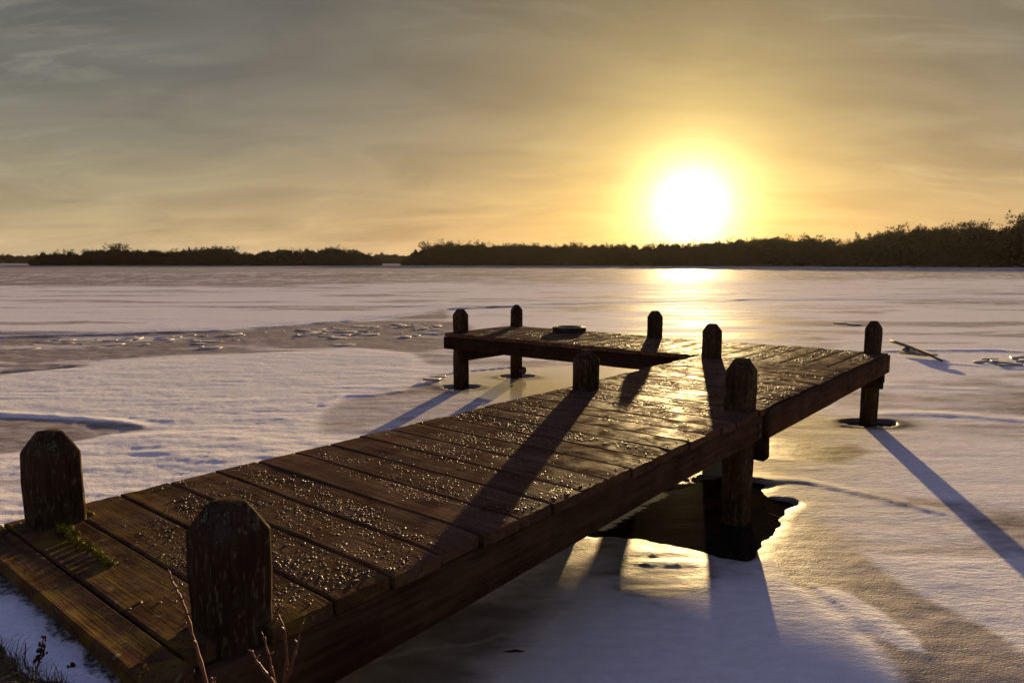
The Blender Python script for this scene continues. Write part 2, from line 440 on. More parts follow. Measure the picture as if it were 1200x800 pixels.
m, nt, b = newmat('lake_ice_and_snow'); L = nt.links
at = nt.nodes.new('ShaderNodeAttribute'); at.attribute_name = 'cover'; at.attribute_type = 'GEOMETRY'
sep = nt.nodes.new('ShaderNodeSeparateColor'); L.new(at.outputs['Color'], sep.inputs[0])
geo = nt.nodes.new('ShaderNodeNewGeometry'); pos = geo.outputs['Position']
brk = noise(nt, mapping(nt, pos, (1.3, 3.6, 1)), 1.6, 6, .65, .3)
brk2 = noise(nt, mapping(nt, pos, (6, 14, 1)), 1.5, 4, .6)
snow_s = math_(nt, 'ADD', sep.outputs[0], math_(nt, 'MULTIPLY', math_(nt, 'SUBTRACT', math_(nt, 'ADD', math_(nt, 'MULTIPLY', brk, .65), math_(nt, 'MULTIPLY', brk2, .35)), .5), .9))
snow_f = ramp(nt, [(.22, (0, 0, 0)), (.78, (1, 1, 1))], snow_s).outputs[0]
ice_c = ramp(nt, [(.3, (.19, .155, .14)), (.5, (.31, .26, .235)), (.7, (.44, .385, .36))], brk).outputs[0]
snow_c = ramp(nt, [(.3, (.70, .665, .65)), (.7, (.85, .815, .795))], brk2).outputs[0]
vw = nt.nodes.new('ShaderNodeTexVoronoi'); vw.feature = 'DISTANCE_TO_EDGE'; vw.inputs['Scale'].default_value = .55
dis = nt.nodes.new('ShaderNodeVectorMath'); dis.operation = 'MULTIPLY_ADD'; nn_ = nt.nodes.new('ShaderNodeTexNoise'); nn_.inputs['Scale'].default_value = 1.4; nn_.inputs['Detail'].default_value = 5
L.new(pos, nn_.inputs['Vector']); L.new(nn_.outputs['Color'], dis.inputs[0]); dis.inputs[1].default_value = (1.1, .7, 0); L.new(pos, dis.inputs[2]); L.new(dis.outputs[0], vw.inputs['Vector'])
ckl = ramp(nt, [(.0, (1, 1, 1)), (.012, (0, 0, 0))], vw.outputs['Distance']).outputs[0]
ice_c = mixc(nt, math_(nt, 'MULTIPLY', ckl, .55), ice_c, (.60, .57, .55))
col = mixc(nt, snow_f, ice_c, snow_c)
col = mixc(nt, sep.outputs[2], col, (.80, .73, .63))         # pool ice, brightness of the reflected sky put into a warm pale colour
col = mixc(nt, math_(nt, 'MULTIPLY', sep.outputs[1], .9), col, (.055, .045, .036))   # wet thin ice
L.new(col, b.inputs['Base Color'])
smo = math_(nt, 'MAXIMUM', sep.outputs[1], sep.outputs[2])
rg = mixc(nt, snow_f, (.60, .60, .60), (.74, .74, .74)); rg = mixc(nt, sep.outputs[1], rg, (.40, .40, .40)); rg = mixc(nt, sep.outputs[2], rg, (.14, .14, .14))
L.new(rg, b.inputs['Roughness'])
spv = mixc(nt, snow_f, (.12, .12, .12), (.10, .10, .10)); spv = mixc(nt, smo, spv, (.5, .5, .5)); L.new(spv, b.inputs['Specular IOR Level'])
fine = noise(nt, mapping(nt, pos, (9, 22, 9)), 1.6, 5, .65)
grit = noise(nt, pos, 95, 3, .6)
inv = math_(nt, 'SUBTRACT', math_(nt, 'SUBTRACT', 1.0, math_(nt, 'MULTIPLY', sep.outputs[2], .90)), math_(nt, 'MULTIPLY', sep.outputs[1], .35), True)
b1 = nt.nodes.new('ShaderNodeBump'); b1.inputs['Distance'].default_value = .015; L.new(fine, b1.inputs['Height']); L.new(math_(nt, 'MULTIPLY', math_(nt, 'MULTIPLY', inv, .6), math_(nt, 'ADD', .45, math_(nt, 'MULTIPLY', snow_f, .55))), b1.inputs['Strength'])
b2_ = nt.nodes.new('ShaderNodeBump'); b2_.inputs['Distance'].default_value = .005; L.new(grit, b2_.inputs['Height']); L.new(math_(nt, 'MULTIPLY', inv, .8), b2_.inputs['Strength'])
L.new(b1.outputs[0], b2_.inputs['Normal'])
far = noise(nt, mapping(nt, pos, (.35, 1.5, 1)), 1.0, 4, .6)
b3 = nt.nodes.new('ShaderNodeBump'); b3.inputs['Distance'].default_value = .035; b3.inputs['Strength'].default_value = .5
L.new(far, b3.inputs['Height']); L.new(b2_.outputs[0], b3.inputs['Normal']); L.new(math_(nt, 'MULTIPLY', inv, .5), b3.inputs['Strength'])
L.new(b3.outputs[0], b.inputs['Normal'])
df = nt.nodes.new('ShaderNodeBsdfDiffuse'); L.new(col, df.inputs['Color']); L.new(b3.outputs[0], df.inputs['Normal'])
gl = math_(nt, 'MAXIMUM', math_(nt, 'SUBTRACT', .46, math_(nt, 'MULTIPLY', snow_f, .16)), math_(nt, 'MAXIMUM', sep.outputs[2], math_(nt, 'MULTIPLY', sep.outputs[1], .5)))
ms = nt.nodes.new('ShaderNodeMixShader'); L.new(gl, ms.inputs[0]); L.new(df.outputs[0], ms.inputs[1]); L.new(b.outputs[0], ms.inputs[2])
L.new(ms.outputs[0], nt.nodes['Material Output'].inputs['Surface'])
M['lake'] = m
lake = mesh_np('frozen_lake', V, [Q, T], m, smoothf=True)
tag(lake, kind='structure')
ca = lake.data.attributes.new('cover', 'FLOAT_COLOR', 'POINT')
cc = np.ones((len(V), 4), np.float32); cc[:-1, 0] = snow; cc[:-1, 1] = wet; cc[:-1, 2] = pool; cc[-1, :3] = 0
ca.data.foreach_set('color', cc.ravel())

# open water in the holes
wv = []; wf = []
pc = P_hole.mean(0); ring_ = [tuple(pc+(p-pc)*1.32)+(-.013,) for p in P_hole]
wv += ring_+[(pc[0], pc[1], -.013)]; nr_ = len(ring_)
wf += [(k, (k+1) % nr_, nr_) for k in range(nr_)]
for k_ in ('F', 'E', 'G'):
    x, y = wxy(*POSTS[k_]); n0_ = len(wv)
    wv += [(x+.34*math.cos(q*.5236), y+.26*math.sin(q*.5236), -.03) for q in range(12)]+[(x, y, -.03)]
    wf += [(n0_+q, n0_+(q+1) % 12, n0_+12) for q in range(12)]
o = mesh_np('open_water', wv, [np.array(wf)], M['water'])
wn = o.data.polygons[0].normal.z
if wn < 0: o.data.flip_normals()
tag(o, kind='structure')

# ================================================================== THE JETTY
A0, B0 = .6, -2.225
root = empty('jetty', (*wxy(A0, B0), DECK), math.pi/2-YAW)
tag(root, 'dark wet wooden jetty with square posts, turning left at its far end', 'jetty')
def lo(a_, b_, z=0): return (a_-A0, -(b_-B0), z)

def board(name, u0, u1, v0, v1, z0, z1, mat, along, jit=.002, seg=None, bev=.006, ends=(0, 0), taper=None):
    """a sawn board in jetty-local coordinates, long axis 'along' (0=u, 1=v), with worn edges"""
    Lg = (u1-u0) if along == 0 else (v1-v0)
    seg = seg or max(4, int(Lg/.07))
    w0, w1 = (v0, v1) if along == 0 else (u0, u1)
    l0, l1 = (u0, u1) if along == 0 else (v0, v1)
    h = z1-z0
    nt_ = 6                                   # divisions across the top face
    prof = [(w0, z0+bev), (w0, z1-bev), (w0+bev, z1)]
    prof += [(w0+bev+(w1-w0-2*bev)*k/nt_, z1) for k in range(1, nt_)]
    prof += [(w1-bev, z1), (w1, z1-bev), (w1, z0+bev), (w1-bev, z0), (w0+bev, z0)]
    K = len(prof); sd = rng.integers(0, 9999); ph = rng.uniform(0, 100)
    V = []
    cup = rng.uniform(-.0025, .0015); wob_ = rng.uniform(.5, 1.5)
    for s in range(seg+1):
        t = s/seg
        for k, (w, z) in enumerate(prof):
            q = (w-w0)/(w1-w0)
            e = float(vnoise(ph+q*7, ph+k*.37, sd))*.010 if s in (0, seg) else 0
            l = l0+(l1-l0)*t+(e-ends[0] if s == 0 else 0)-(e-ends[1] if s == seg else 0)
            dn = (float(vnoise(ph+t*Lg*5, k*.7, sd+1))-.5)*2*jit*wob_
            dz = (float(vnoise(ph+t*Lg*3, q*2.2, sd+2))-.5)*jit*1.6
            zz = z+dz+(cup*(1-(2*q-1)**2) if z > (z0+z1)/2 else 0)
            if taper and z < (z0+z1)/2: zz += taper(l)
            if z > z1-bev*.5 and s in (0, seg): zz -= bev*.6
            ww = w+dn*(1 if (k < 3 or k > nt_+2) else .4)
            V.append((l, ww, zz) if along == 0 else (ww, l, zz))
    Q = [(s*K+k, s*K+(k+1) % K, (s+1)*K+(k+1) % K, (s+1)*K+k) for s in range(seg) for k in range(K)]
    V = np.array(V); Q = np.array(Q)
    if along == 1: Q = Q[:, ::-1]
    # end caps as strips
    nb = len(V); caps = []
    V = np.vstack([V, V[:K].mean(0), V[seg*K:seg*K+K].mean(0)])
    for k in range(K):
        t1 = (nb, (k+1) % K, k); t2 = (nb+1, seg*K+k, seg*K+(k+1) % K)
        caps += [t1, t2] if along == 0 else [t1[::-1], t2[::-1]]
    return V, Q, np.array(caps)

def beads(u0, u1, v0, v1, z, n, smin, smax, thr, elong, fld_seed, along):
    """frozen drops: small flattened domes lying in patches"""
    out_v = []; out_q = []; out_t = []; nn = 0
    uu = rng.uniform(u0+.012, u1-.012, n*3); vv = rng.uniform(v0+.03, v1-.03, n*3)
    dens = fbm(uu*2.6+5, vv*2.0, 3, 201)+.25*(fbm(uu*11, vv*9, 2, 207)-.5)+.16*(vnoise(fld_seed*3.7, .5, 31)-.5)
    keep = rng.uniform(0, 1, n*3) < smooth(thr-.16, thr+.16, dens)
    uu = uu[keep]; vv = vv[keep]
    occ = set(); sel = []; cs = smax*1.25         # drops that touch run together, so keep them apart
    for q_, (x, y) in enumerate(zip(uu, vv)):
        kx, ky = int(x/cs), int(y/cs/1.3)
        if (kx, ky) in occ: continue
        occ.add((kx, ky)); sel.append(q_)
        if len(sel) >= n: break
    uu = uu[sel]; vv = vv[sel]
    S = 8
    an = np.arange(S)*2*math.pi/S
    for x, y in zip(uu, vv):
        r = smin+(smax-smin)*random.random()**2.4
        el = 1+random.random()*elong; th = random.gauss(.35, .6)
        h = r*random.uniform(.18, .32)
        ir = 1+np.array([random.uniform(-.22, .22) for _ in range(S)])
        c, s = math.cos(th), math.sin(th)
        ex = np.cos(an)*r*el*ir; ey = np.sin(an)*r*ir
        ox = ex*c-ey*s; oy = ex*s+ey*c
        V = np.zeros((2*S+1, 3))
        V[:S, 0] = x+ox; V[:S, 1] = y+oy; V[:S, 2] = z-.0022
        V[S:2*S, 0] = x+ox*.72; V[S:2*S, 1] = y+oy*.72; V[S:2*S, 2] = z+h*.72
        V[2*S] = (x, y, z+h)
        k = np.arange(S); k1 = (k+1) % S
        out_q.append(np.stack([k, k1, S+k1, S+k], 1)+nn); out_t.append(np.stack([S+k, S+k1, np.full(S, 2*S)], 1)+nn)
        out_v.append(V); nn += 2*S+1
    if not out_v: return None
    return np.concatenate(out_v), np.concatenate(out_q), np.concatenate(out_t)

def make_plank(u0, u1, v0, v1, mat, along, bead, **kw):
    TH = .045
    V, Q, T = board('plank', u0, u1, v0, v1, -TH, 0, mat, along, **kw)
    n0 = len(V); mi_q = np.zeros(len(Q), int); mi_t = np.zeros(len(T), int)
    Fq, Ft = [Q], [T]; sm_q = np.zeros(len(Q), bool); sm_t = np.zeros(len(T), bool)
    if bead:
        r = beads(u0, u1, v0, v1, 0, *bead)
        if r is not None:
            V = np.vstack([V, r[0]]); Fq.append(r[1]+n0); Ft.append(r[2]+n0)
            mi_q = np.concatenate([mi_q, np.ones(len(r[1]), int)]); mi_t = np.concatenate([mi_t, np.ones(len(r[2]), int)])
            sm_q = np.concatenate([sm_q, np.ones(len(r[1]), bool)]); sm_t = np.concatenate([sm_t, np.ones(len(r[2]), bool)])
    Lc = (lambda w_, l_: (l_, w_)) if along == 0 else (lambda w_, l_: (w_, l_))
    w0_, w1_ = (v0, v1) if along == 0 else (u0, u1); l0_, l1_ = (u0, u1) if along == 0 else (v0, v1)
    for lq in (.045, (l1_-l0_)/2, l1_-l0_-.045):
        for wq in (.27, .73):
            cx, cy = Lc(w0_+(w1_-w0_)*wq+random.uniform(-.008, .008), l0_+lq+random.uniform(-.006, .006)); r_ = .0052; nv = len(V)
            V = np.vstack([V, [(cx+r_*math.cos(k*.785), cy+r_*math.sin(k*.785), .0004+(cy*0)) for k in range(8)], [(cx, cy, .0022)]])
            Ft.append(np.array([(nv+k, nv+(k+1) % 8, nv+8) for k in range(8)])); mi_t = np.concatenate([mi_t, np.full(8, 2)]); sm_t = np.concatenate([sm_t, np.ones(8, bool)])
    return mesh_np('plank', V, [np.concatenate(Fq), np.concatenate(Ft)], [mat, M['bead'], M['iron']], root,
                   np.concatenate([mi_q, mi_t]), np.concatenate([sm_q, sm_t]))

GAP = .009
edges = [.602, .711, .910] + [.506+.2*k for k in range(3, 31)]
edges = [e for e in edges if e < 6.43]+[6.445]
vL, vR = -(-2.93-B0), -(-1.521-B0)      # local v: left is positive
vlo, vhi = vR, vL
for i in range(len(edges)-1):
    a0_, a1_ = edges[i]+GAP/2, edges[i+1]-GAP/2
    e0 = rng.uniform(-.010, .012); e1 = rng.uniform(-.010, .012)
    lo_v, hi_v = vlo+e0, vhi+e1
    if i == 1: lo_v += .06
    near = a0_ < 3.6
    thr = .47 if i > 2 else (.56 if i == 2 else .70)
    nb = 430 if near else (400 if a0_ < 5 else 300)
    if i < 2: nb = 120*i+40
    bead = (nb, .0016, .0062 if near else .0068, thr, .9, i, 1)
    make_plank(a0_-A0, a1_-A0, lo_v, hi_v, M['plank'], 1, bead)
# planks of the arm
eb = [-6.42+(6.42-1.515)*k/24 for k in range(25)]
for i in range(len(eb)-1):
    v1_, v0_ = -(eb[i]+GAP/2-B0), -(eb[i+1]-GAP/2-B0)
    make_plank(6.455-A0+rng.uniform(-.006, .006), 7.87-A0+rng.uniform(-.012, .012), v0_, v1_, M['plank_arm'], 0, (170, .004, .012, .5, 1.0, i, 0))

def part(name, u0, u1, v0, v1, z0, z1, mat, along, taper=None, bev=.008, jit=.003):
    V, Q, T = board(name, u0, u1, v0, v1, z0, z1, mat, along, jit=jit, bev=bev, taper=taper, seg=max(4, int(((u1-u0) if along == 0 else (v1-v0))/.15)))
    return mesh_np(name, V, [Q, T], mat, root)
va = lambda b_: -(b_-B0)
# edge boards hung under the plank ends
part('edge_board', .63-A0, 4.85-A0, va(-1.535), va(-1.585), -.205, -.048, M['beam_x'], 0, taper=lambda l: -.05*max(0, 1-(l)/2.6))
part('edge_board', 4.395-A0, 7.885-A0, va(-1.496), va(-1.531), -.200, -.014, M['beam_x'], 0)
part('edge_board', .63-A0, 6.40-A0, va(-2.875), va(-2.925), -.205, -.048, M['beam_x'], 0)
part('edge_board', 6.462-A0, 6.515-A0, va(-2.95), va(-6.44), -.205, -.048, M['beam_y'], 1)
part('edge_board', 7.80-A0, 7.855-A0, va(-1.53), va(-6.44), -.31, -.048, M['beam_y'], 1)  # back board, its unseen lower part added to block low sun under the arm
part('edge_board', 6.53-A0, 7.79-A0, va(-6.40), va(-6.445), -.205, -.048, M['beam_x'], 0)
# joists and cross beams on the posts
for b_ in (-1.95, -2.25, -2.55): part('joist', .66-A0, 6.50-A0, va(b_+.035), va(b_-.035), -.19, -.048, M['beam_x'], 0)
for a_ in (6.85, 7.2, 7.52): part('joist', a_-A0-.035, a_-A0+.035, va(-1.60), va(-6.39), -.19, -.05, M['beam_y'], 1)
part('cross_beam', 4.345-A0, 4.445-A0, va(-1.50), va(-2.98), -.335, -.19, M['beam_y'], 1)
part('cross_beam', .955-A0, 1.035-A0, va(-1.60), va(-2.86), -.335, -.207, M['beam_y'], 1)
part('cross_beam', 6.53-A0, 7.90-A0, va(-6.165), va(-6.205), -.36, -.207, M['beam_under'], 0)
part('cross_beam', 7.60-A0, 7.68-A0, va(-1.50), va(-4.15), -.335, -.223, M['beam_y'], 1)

def post(a_, b_, top, s=.148, rot=0, lean=(0, 0), bottom=-1.25, lichen=()):
    """square post with a bevelled (truncated pyramid) head"""
    zs = [bottom]+list(np.linspace(-.6, top-.075, 9))
    ch = .038; prof = []
    h = s/2; e = .010
    def ring(hh, ee): return [(-hh+ee, -hh), (0, -hh*1.0), (hh-ee, -hh), (hh, -hh+ee), (hh, 0), (hh, hh-ee), (hh-ee, hh), (0, hh), (-hh+ee, hh), (-hh, hh-ee), (-hh, 0), (-hh, -hh+ee)]
    V = []; rings = [(z, h, e) for z in zs]+[(top-.070, h-.002, e), (top-.035, h-ch*.5, e), (top-.004, h-ch+.001, e*.9), (top, h-ch-.004, e*.8)]
    sd = rng.integers(0, 9999)
    for i, (z, hh, ee) in enumerate(rings):
        for k, (x, y) in enumerate(ring(hh, ee)):
            j = (float(vnoise(z*6+5, k*.9, sd))-.5)*.008
            f = 1+j/h
            X, Y = x*f, y*f
            X, Y = X*math.cos(rot)-Y*math.sin(rot), X*math.sin(rot)+Y*math.cos(rot)
            V.append((X+lean[0]*z, Y+lean[1]*z, z))
    K = 12; n = len(rings)
    Q = [(i*K+k, i*K+(k+1) % K, (i+1)*K+(k+1) % K, (i+1)*K+k) for i in range(n-1) for k in range(K)]
    V.append((lean[0]*top, lean[1]*top, top+.001)); c = len(V)-1
    T = [(c, (n-1)*K+k, (n-1)*K+(k+1) % K) for k in range(K)]
    o = mesh_np('post', V, [np.array(Q), np.array(T)], M['post'], root, loc=lo(a_, b_, 0))
    for (fx, fz, rr, face) in lichen:          # crusty pale rosettes on a face
        mb = MB(); S = 14; rv = [rr*random.uniform(.55, 1.2) for _ in range(S)]
        V = [(0, 0, 0.0016)]
        for q_, hgt in ((.55, .0022), (1.0, .0003)):
            for k in range(S):
                an = 2*math.pi*k/S; V.append((rv[k]*q_*math.cos(an), rv[k]*q_*1.15*math.sin(an), hgt))
        T = [(0, 1+k, 1+(k+1) % S) for k in range(S)]
        Q = [(1+k, 1+S+k, 1+S+(k+1) % S, 1+(k+1) % S) for k in range(S)]
        W = []
        tilt = math.atan2(ch, .07) if fz > top-.07 else 0
        for (x, y, zz) in V:
            # face 0: toward shore (-u), face 1: right side (-v)
            yy = y*math.cos(tilt); dep = h+zz+.004-(max(0, fz+yy-(top-.075))*ch/.075)
            if face == 0: p = (-dep, fx+x, fz+yy)
            else: p = (fx+x, -dep, fz+yy)
            p = (p[0]*math.cos(rot)-p[1]*math.sin(rot)+lean[0]*p[2], p[0]*math.sin(rot)+p[1]*math.cos(rot)+lean[1]*p[2], p[2])
            W.append(p)
        mb.add(np.array(W), [q[::-1] for q in Q] if face == 1 else Q, T)
        mb.build('lichen', M['lichen'], o, True)
    return o
post(*POSTS['P1'], .318, s=.150, lichen=((.005, .288, .013, 0), (-.028, .302, .009, 1)))
post(*POSTS['P2'], .325, s=.150, lichen=((-.018, .283, .016, 1), (-.02, .20, .007, 1)))
post(*POSTS['X'], .285, s=.150)
post(*POSTS['B'], .318, s=.150)
post(*POSTS['C'], .326, s=.145)
post(*POSTS['G'], .324, s=.140, lean=(.008, 0))
post(*POSTS['D'], .326, s=.145)
post(*POSTS['E'], .311, s=.130)
post(*POSTS['F'], .307, s=.150)
# bolts on the edge board by the centre post, short iron rung low on the far post
for a_, z_ in ((4.30, -.10), (4.30, -.16)):
    mb = MB(); p = lo(a_, -1.535, z_); mb.tube([p, (p[0], p[1]-.018, p[2])], .013, 8); mb.build('bolt', M['iron'], root)
p = lo(*POSTS['E'], 0)
mb = MB(); mb.tube([(p[0]-.0, p[1]-.05, -.62), (p[0], p[1]-.14, -.62)], [.05, .055], 10); mb.build('cleat', M['iron'], root)

# ================================================================== THINGS ON THE DECK
# tyre on the arm
def tyre(loc):
    r = empty('tyre', loc); tag(r, 'small black rubber tyre lying flat on the far arm of the jetty', 'tyre')
    S = 48; prof = [(.150, .012), (.150, .064), (.160, .073), (.195, .077), (.224, .075), (.236, .066), (.237, .035), (.236, .010), (.225, .0), (.17, .0)]
    V = []; K = len(prof)
    for s in range(S):
        an = 2*math.pi*s/S
        for k, (q, z) in enumerate(prof):
            if k in (5, 6, 7) and s % 2: q -= .012
            V.append((q*math.cos(an), q*math.sin(an), z))
    Q = [(s*K+k, ((s+1) % S)*K+k, ((s+1) % S)*K+(k+1) % K, s*K+(k+1) % K) for s in range(S) for k in range(K)]
    mesh_np('tread', V, [np.array(Q)], M['rubber'], r, smoothf=False)
    mb = MB(); S = 40
    for q0, q1, z0, z1 in ((.164, .190, .0745, .0805),):
        V = []
        for s in range(S):
            an = 2*math.pi*s/S
            for q, z in ((q0, z0), (q0+.004, z1), (q1-.004, z1+.001), (q1, z0+.002)): V.append((q*math.cos(an), q*math.sin(an), z))
        Q = [(s*4+k, ((s+1) % S)*4+k, ((s+1) % S)*4+(k+1) % 4, s*4+(k+1) % 4) for s in range(S) for k in range(4)]
        mb.add(V, Q)
    mb.build('bead_ring', M['rubber_rim'], r, True)
    mb = MB(); V = []; S = 32
    for q, z in ((.150, .030), (.10, .026), (.06, .034), (.04, .034)):
        for s in range(S): V.append((q*math.cos(2*math.pi*s/S), q*math.sin(2*math.pi*s/S), z))
    Q = [(k*S+s, k*S+(s+1) % S, (k+1)*S+(s+1) % S, (k+1)*S+s) for k in range(3) for s in range(S)]
    mb.add(V, [q[::-1] for q in Q]); mb.build('hub_disc', M['iron'], r, True)
    return r
tx, ty = gp(667, 388.5, DECK)
tyre((tx, ty, DECK+.002)).scale = (.94, .94, .82)

# moss growing at the foot of the left front post and along the crack
def clump(mb, pts, n, r, h):
    for _ in range(n):
        p = random.choice(pts)
        x = p[0]+random.gauss(0, r); y = p[1]+random.gauss(0, r); rr = random.uniform(.004, .011)
        S = 6; z = p[2]
        V = [(x+rr*math.cos(k*math.pi/3+_), y+rr*math.sin(k*math.pi/3+_), z-.001) for k in range(S)]
        hh = random.uniform(.3, 1)*h
        V += [(x+rr*.7*math.cos(k*math.pi/3+_), y+rr*.7*math.sin(k*math.pi/3+_), z+hh*.7) for k in range(S)]+[(x, y, z+hh)]
        mb.add(V, [(k, (k+1) % S, S+(k+1) % S, S+k) for k in range(S)], [(S+k, S+(k+1) % S, 2*S) for k in range(S)])
        for _k in range(3):          # fine tips
            an = random.uniform(0, 6.28); q = random.uniform(.002, .01); w = .0012
            bx, by = x+q*math.cos(an), y+q*math.sin(an)
            mb.add([(bx-w, by, z+hh*.3), (bx+w, by, z+hh*.3), (bx+q*.6*math.cos(an), by+q*.6*math.sin(an), z+hh+random.uniform(.002, .008))], (), [(0, 1, 2)])
mb = MB()
mp = [gp(u, v, DECK) for u, v in ((62, 609), (72, 612), (80, 606), (88, 603), (96, 600), (101, 603), (70, 616), (78, 621), (84, 626))]
c0 = np.mean(mp, 0)
clump(mb, [(x-c0[0], y-c0[1], .001) for x, y in mp], 260, .009, .014)
o = mb.build('moss_cushion', M['moss'], None, False, (c0[0], c0[1], DECK))
tag(o, 'yellow green moss cushion at the foot of the left front post', 'moss', 'moss on the planks')
mb = MB()
mp = [gp(u, v, DECK) for u, v in ((88, 632), (95, 636), (101, 640), (107, 645), (113, 649), (119, 653), (125, 657), (130, 661))]
c0 = np.mean(mp, 0)
clump(mb, [(x-c0[0], y-c0[1], .001) for x, y in mp], 170, .005, .009)
o = mb.build('moss_strip', M['moss'], None, False, (c0[0], c0[1], DECK))
tag(o, 'narrow strip of yellow green moss along a crack in the second plank', 'moss', 'moss on the planks')

# ================================================================== SHORE BANK
ga = np.linspace(-2.5, 1.15, 190); gb = np.linspace(-6.5, 3.0, 300)
BA, BB = np.meshgrid(ga, gb); BAr, BBr = BA.ravel(), BB.ravel()
right = smooth(-1.75, -1.35, BBr)
hgt = smooth(1.25, .80, BAr+(fbm(BAr*2, BBr*2, 3, 5)-.5)*.1)*(.70-.34*right)-.05
tuft = smooth(.012, -.03, BAr-(.468+.14*(BBr+2.19))+(fbm(BAr*14, BBr*14, 4, 8)-.5)*.09)*smooth(-2.5, -2.3, BBr)
hgt = hgt+(fbm(BAr*3, BBr*3, 4, 15)-.5)*.05+(fbm(BAr*22, BBr*22, 3, 16)-.5)*.012+tuft*.02-smooth(.53, .60, BAr)*.008
hgt = np.minimum(hgt, .668+.06*smooth(.58, .45, BAr))
hgt = np.where(BAr > .64, np.minimum(hgt, .668-.72*smooth(.66, 1.1, BAr)), hgt)
WX, WY = wxy(BAr, BBr)
nb_, na_ = BA.shape
ii = np.arange(nb_*na_).reshape(nb_, na_)
Q = np.stack([ii[:-1, :-1], ii[1:, :-1], ii[1:, 1:], ii[:-1, 1:]], -1).reshape(-1, 4)
m, nt, b = newmat('bank_snow'); L = nt.links
at = nt.nodes.new('ShaderNodeAttribute'); at.attribute_name = 'soil'
geo = nt.nodes.new('ShaderNodeNewGeometry')
g1 = noise(nt, geo.outputs['Position'], 55, 5, .7); g2 = noise(nt, geo.outputs['Position'], 9, 4, .6)
sn = ramp(nt, [(.3, (.64, .65, .72)), (.55, (.82, .82, .87)), (.75, (.88, .88, .91))], g1).outputs[0]
so = ramp(nt, [(.3, (.02, .014, .008)), (.7, (.09, .06, .03))], g1).outputs[0]
k = ramp(nt, [(.40, (0, 0, 0)), (.60, (1, 1, 1))], math_(nt, 'ADD', at.outputs['Fac'], math_(nt, 'MULTIPLY', math_(nt, 'SUBTRACT', g1, .5), .8))).outputs[0]
L.new(mixc(nt, k, sn, so), b.inputs['Base Color']); b.inputs['Roughness'].default_value = .6
L.new(bump(nt, g1, .8, .006, bump(nt, g2, .6, .02)), b.inputs['Normal'])
edge_soil = smooth(.575, .61, BAr+(fbm(BAr*12, BBr*12, 3, 44)-.5)*.07)
soilm = np.clip(np.maximum(np.maximum(tuft, edge_soil*.55), right), 0, 1)
bank = mesh_np('snow_bank', np.stack([WX, WY, hgt], 1), [Q[:, ::-1]], m, smoothf=True)
q = bank.data.attributes.new('soil', 'FLOAT', 'POINT'); q.data.foreach_set('value', soilm.astype(np.float32))
tag(bank, kind='structure')

def ray_at_b(u, v, b_):
    x = (u-600)/F; zz = -(v-400)/F; c, s = math.cos(PITCH), math.sin(PITCH)
    Y = c+zz*s; Z = -s+zz*c
    bb = x*math.cos(YAW)-Y*math.sin(YAW); t = b_/bb
    return Vector((x*t, Y*t, CAMZ+Z*t))
def ray_at_d(u, v, d):
    x = (u-600)/F; zz = -(v-400)/F; c, s = math.cos(PITCH), math.sin(PITCH)
    return Vector((x*d, (c+zz*s)*d, CAMZ+(-s+zz*c)*d))

# bare red-brown shoots in front of the jetty
def shoot(mb, pts, r0, r1):
    n = len(pts); P = []; 
    for i in range(n-1):
        for k in range(4):
            t = k/4; P.append(Vector(pts[i]).lerp(Vector(pts[i+1]), t))
    P.append(Vector(pts[-1]))
    rad = [r0+(r1-r0)*i/(len(P)-1) for i in range(len(P))]
    for i in range(3, len(P)-1, 4): rad[i] *= 1.5            # buds
    P = [p+Vector((random.uniform(-1, 1), random.uniform(-1, 1), random.uniform(-1, 1)))*.0012 for p in P]
    mb.tube(P, rad, 7)
    for i in range(3, len(P)-1, 3):
        d = Vector((random.uniform(-1, 1), random.uniform(-.5, .5), .8)).normalized()
        mb.tube([P[i], P[i]+d*.007, P[i]+d*.012], [.0022, .0022, .0006], 5)
D1 = 1.42
mb = MB()
base = ray_at_d(262, 900, D1)
shoot(mb, [ray_at_d(262, 900, D1), ray_at_d(246, 812, D1), ray_at_d(232, 765, D1+.01), ray_at_d(219, 720, D1+.01), ray_at_d(210, 696, D1+.01), ray_at_d(203, 684, D1+.02), ray_at_d(197, 667, D1+.02)], .0042, .0013)
shoot(mb, [ray_at_d(247, 815, D1), ray_at_d(250, 800, D1), ray_at_d(247, 793, D1)], .003, .0015)
o = mb.build('bare_shoot', M['twig'], None, True)
tag(o, 'single long reddish bare shoot rising in front of the near post', 'twig', 'bare shoots in front of the jetty')
mb = MB(); D2 = 1.40
shoot(mb, [ray_at_d(332, 880, D2), ray_at_d(333, 805, D2), ray_at_d(336, 770, D2), ray_at_d(333, 738, D2), ray_at_d(327, 722, D2+.01), ray_at_d(322, 706, D2+.01)], .0038, .0012)
shoot(mb, [ray_at_d(334, 800, D2), ray_at_d(342, 780, D2-.01), ray_at_d(347, 760, D2-.01), ray_at_d(352, 742, D2-.01), ray_at_d(355, 729, D2-.01)], .0032, .0014)
shoot(mb, [ray_at_d(330, 880, D2+.02), ray_at_d(321, 800, D2+.02), ray_at_d(307, 783, D2+.02), ray_at_d(299, 772, D2+.02), ray_at_d(295, 761, D2+.02)], .004, .002)
shoot(mb, [ray_at_d(323, 803, D2+.03), ray_at_d(318, 780, D2+.03), ray_at_d(312, 757, D2+.03), ray_at_d(306, 740, D2+.03)], .0026, .001)
o = mb.build('forked_shoot', M['twig'], None, True)
tag(o, 'cluster of short forked reddish shoots below the near post by the edge board', 'twig', 'bare shoots in front of the jetty')

def bank_h(x, y):
    a_, b_ = ab(x, y); i = int(np.argmin(np.abs(ga-a_))); j = int(np.argmin(np.abs(gb-b_))); return hgt[j*na_+i]
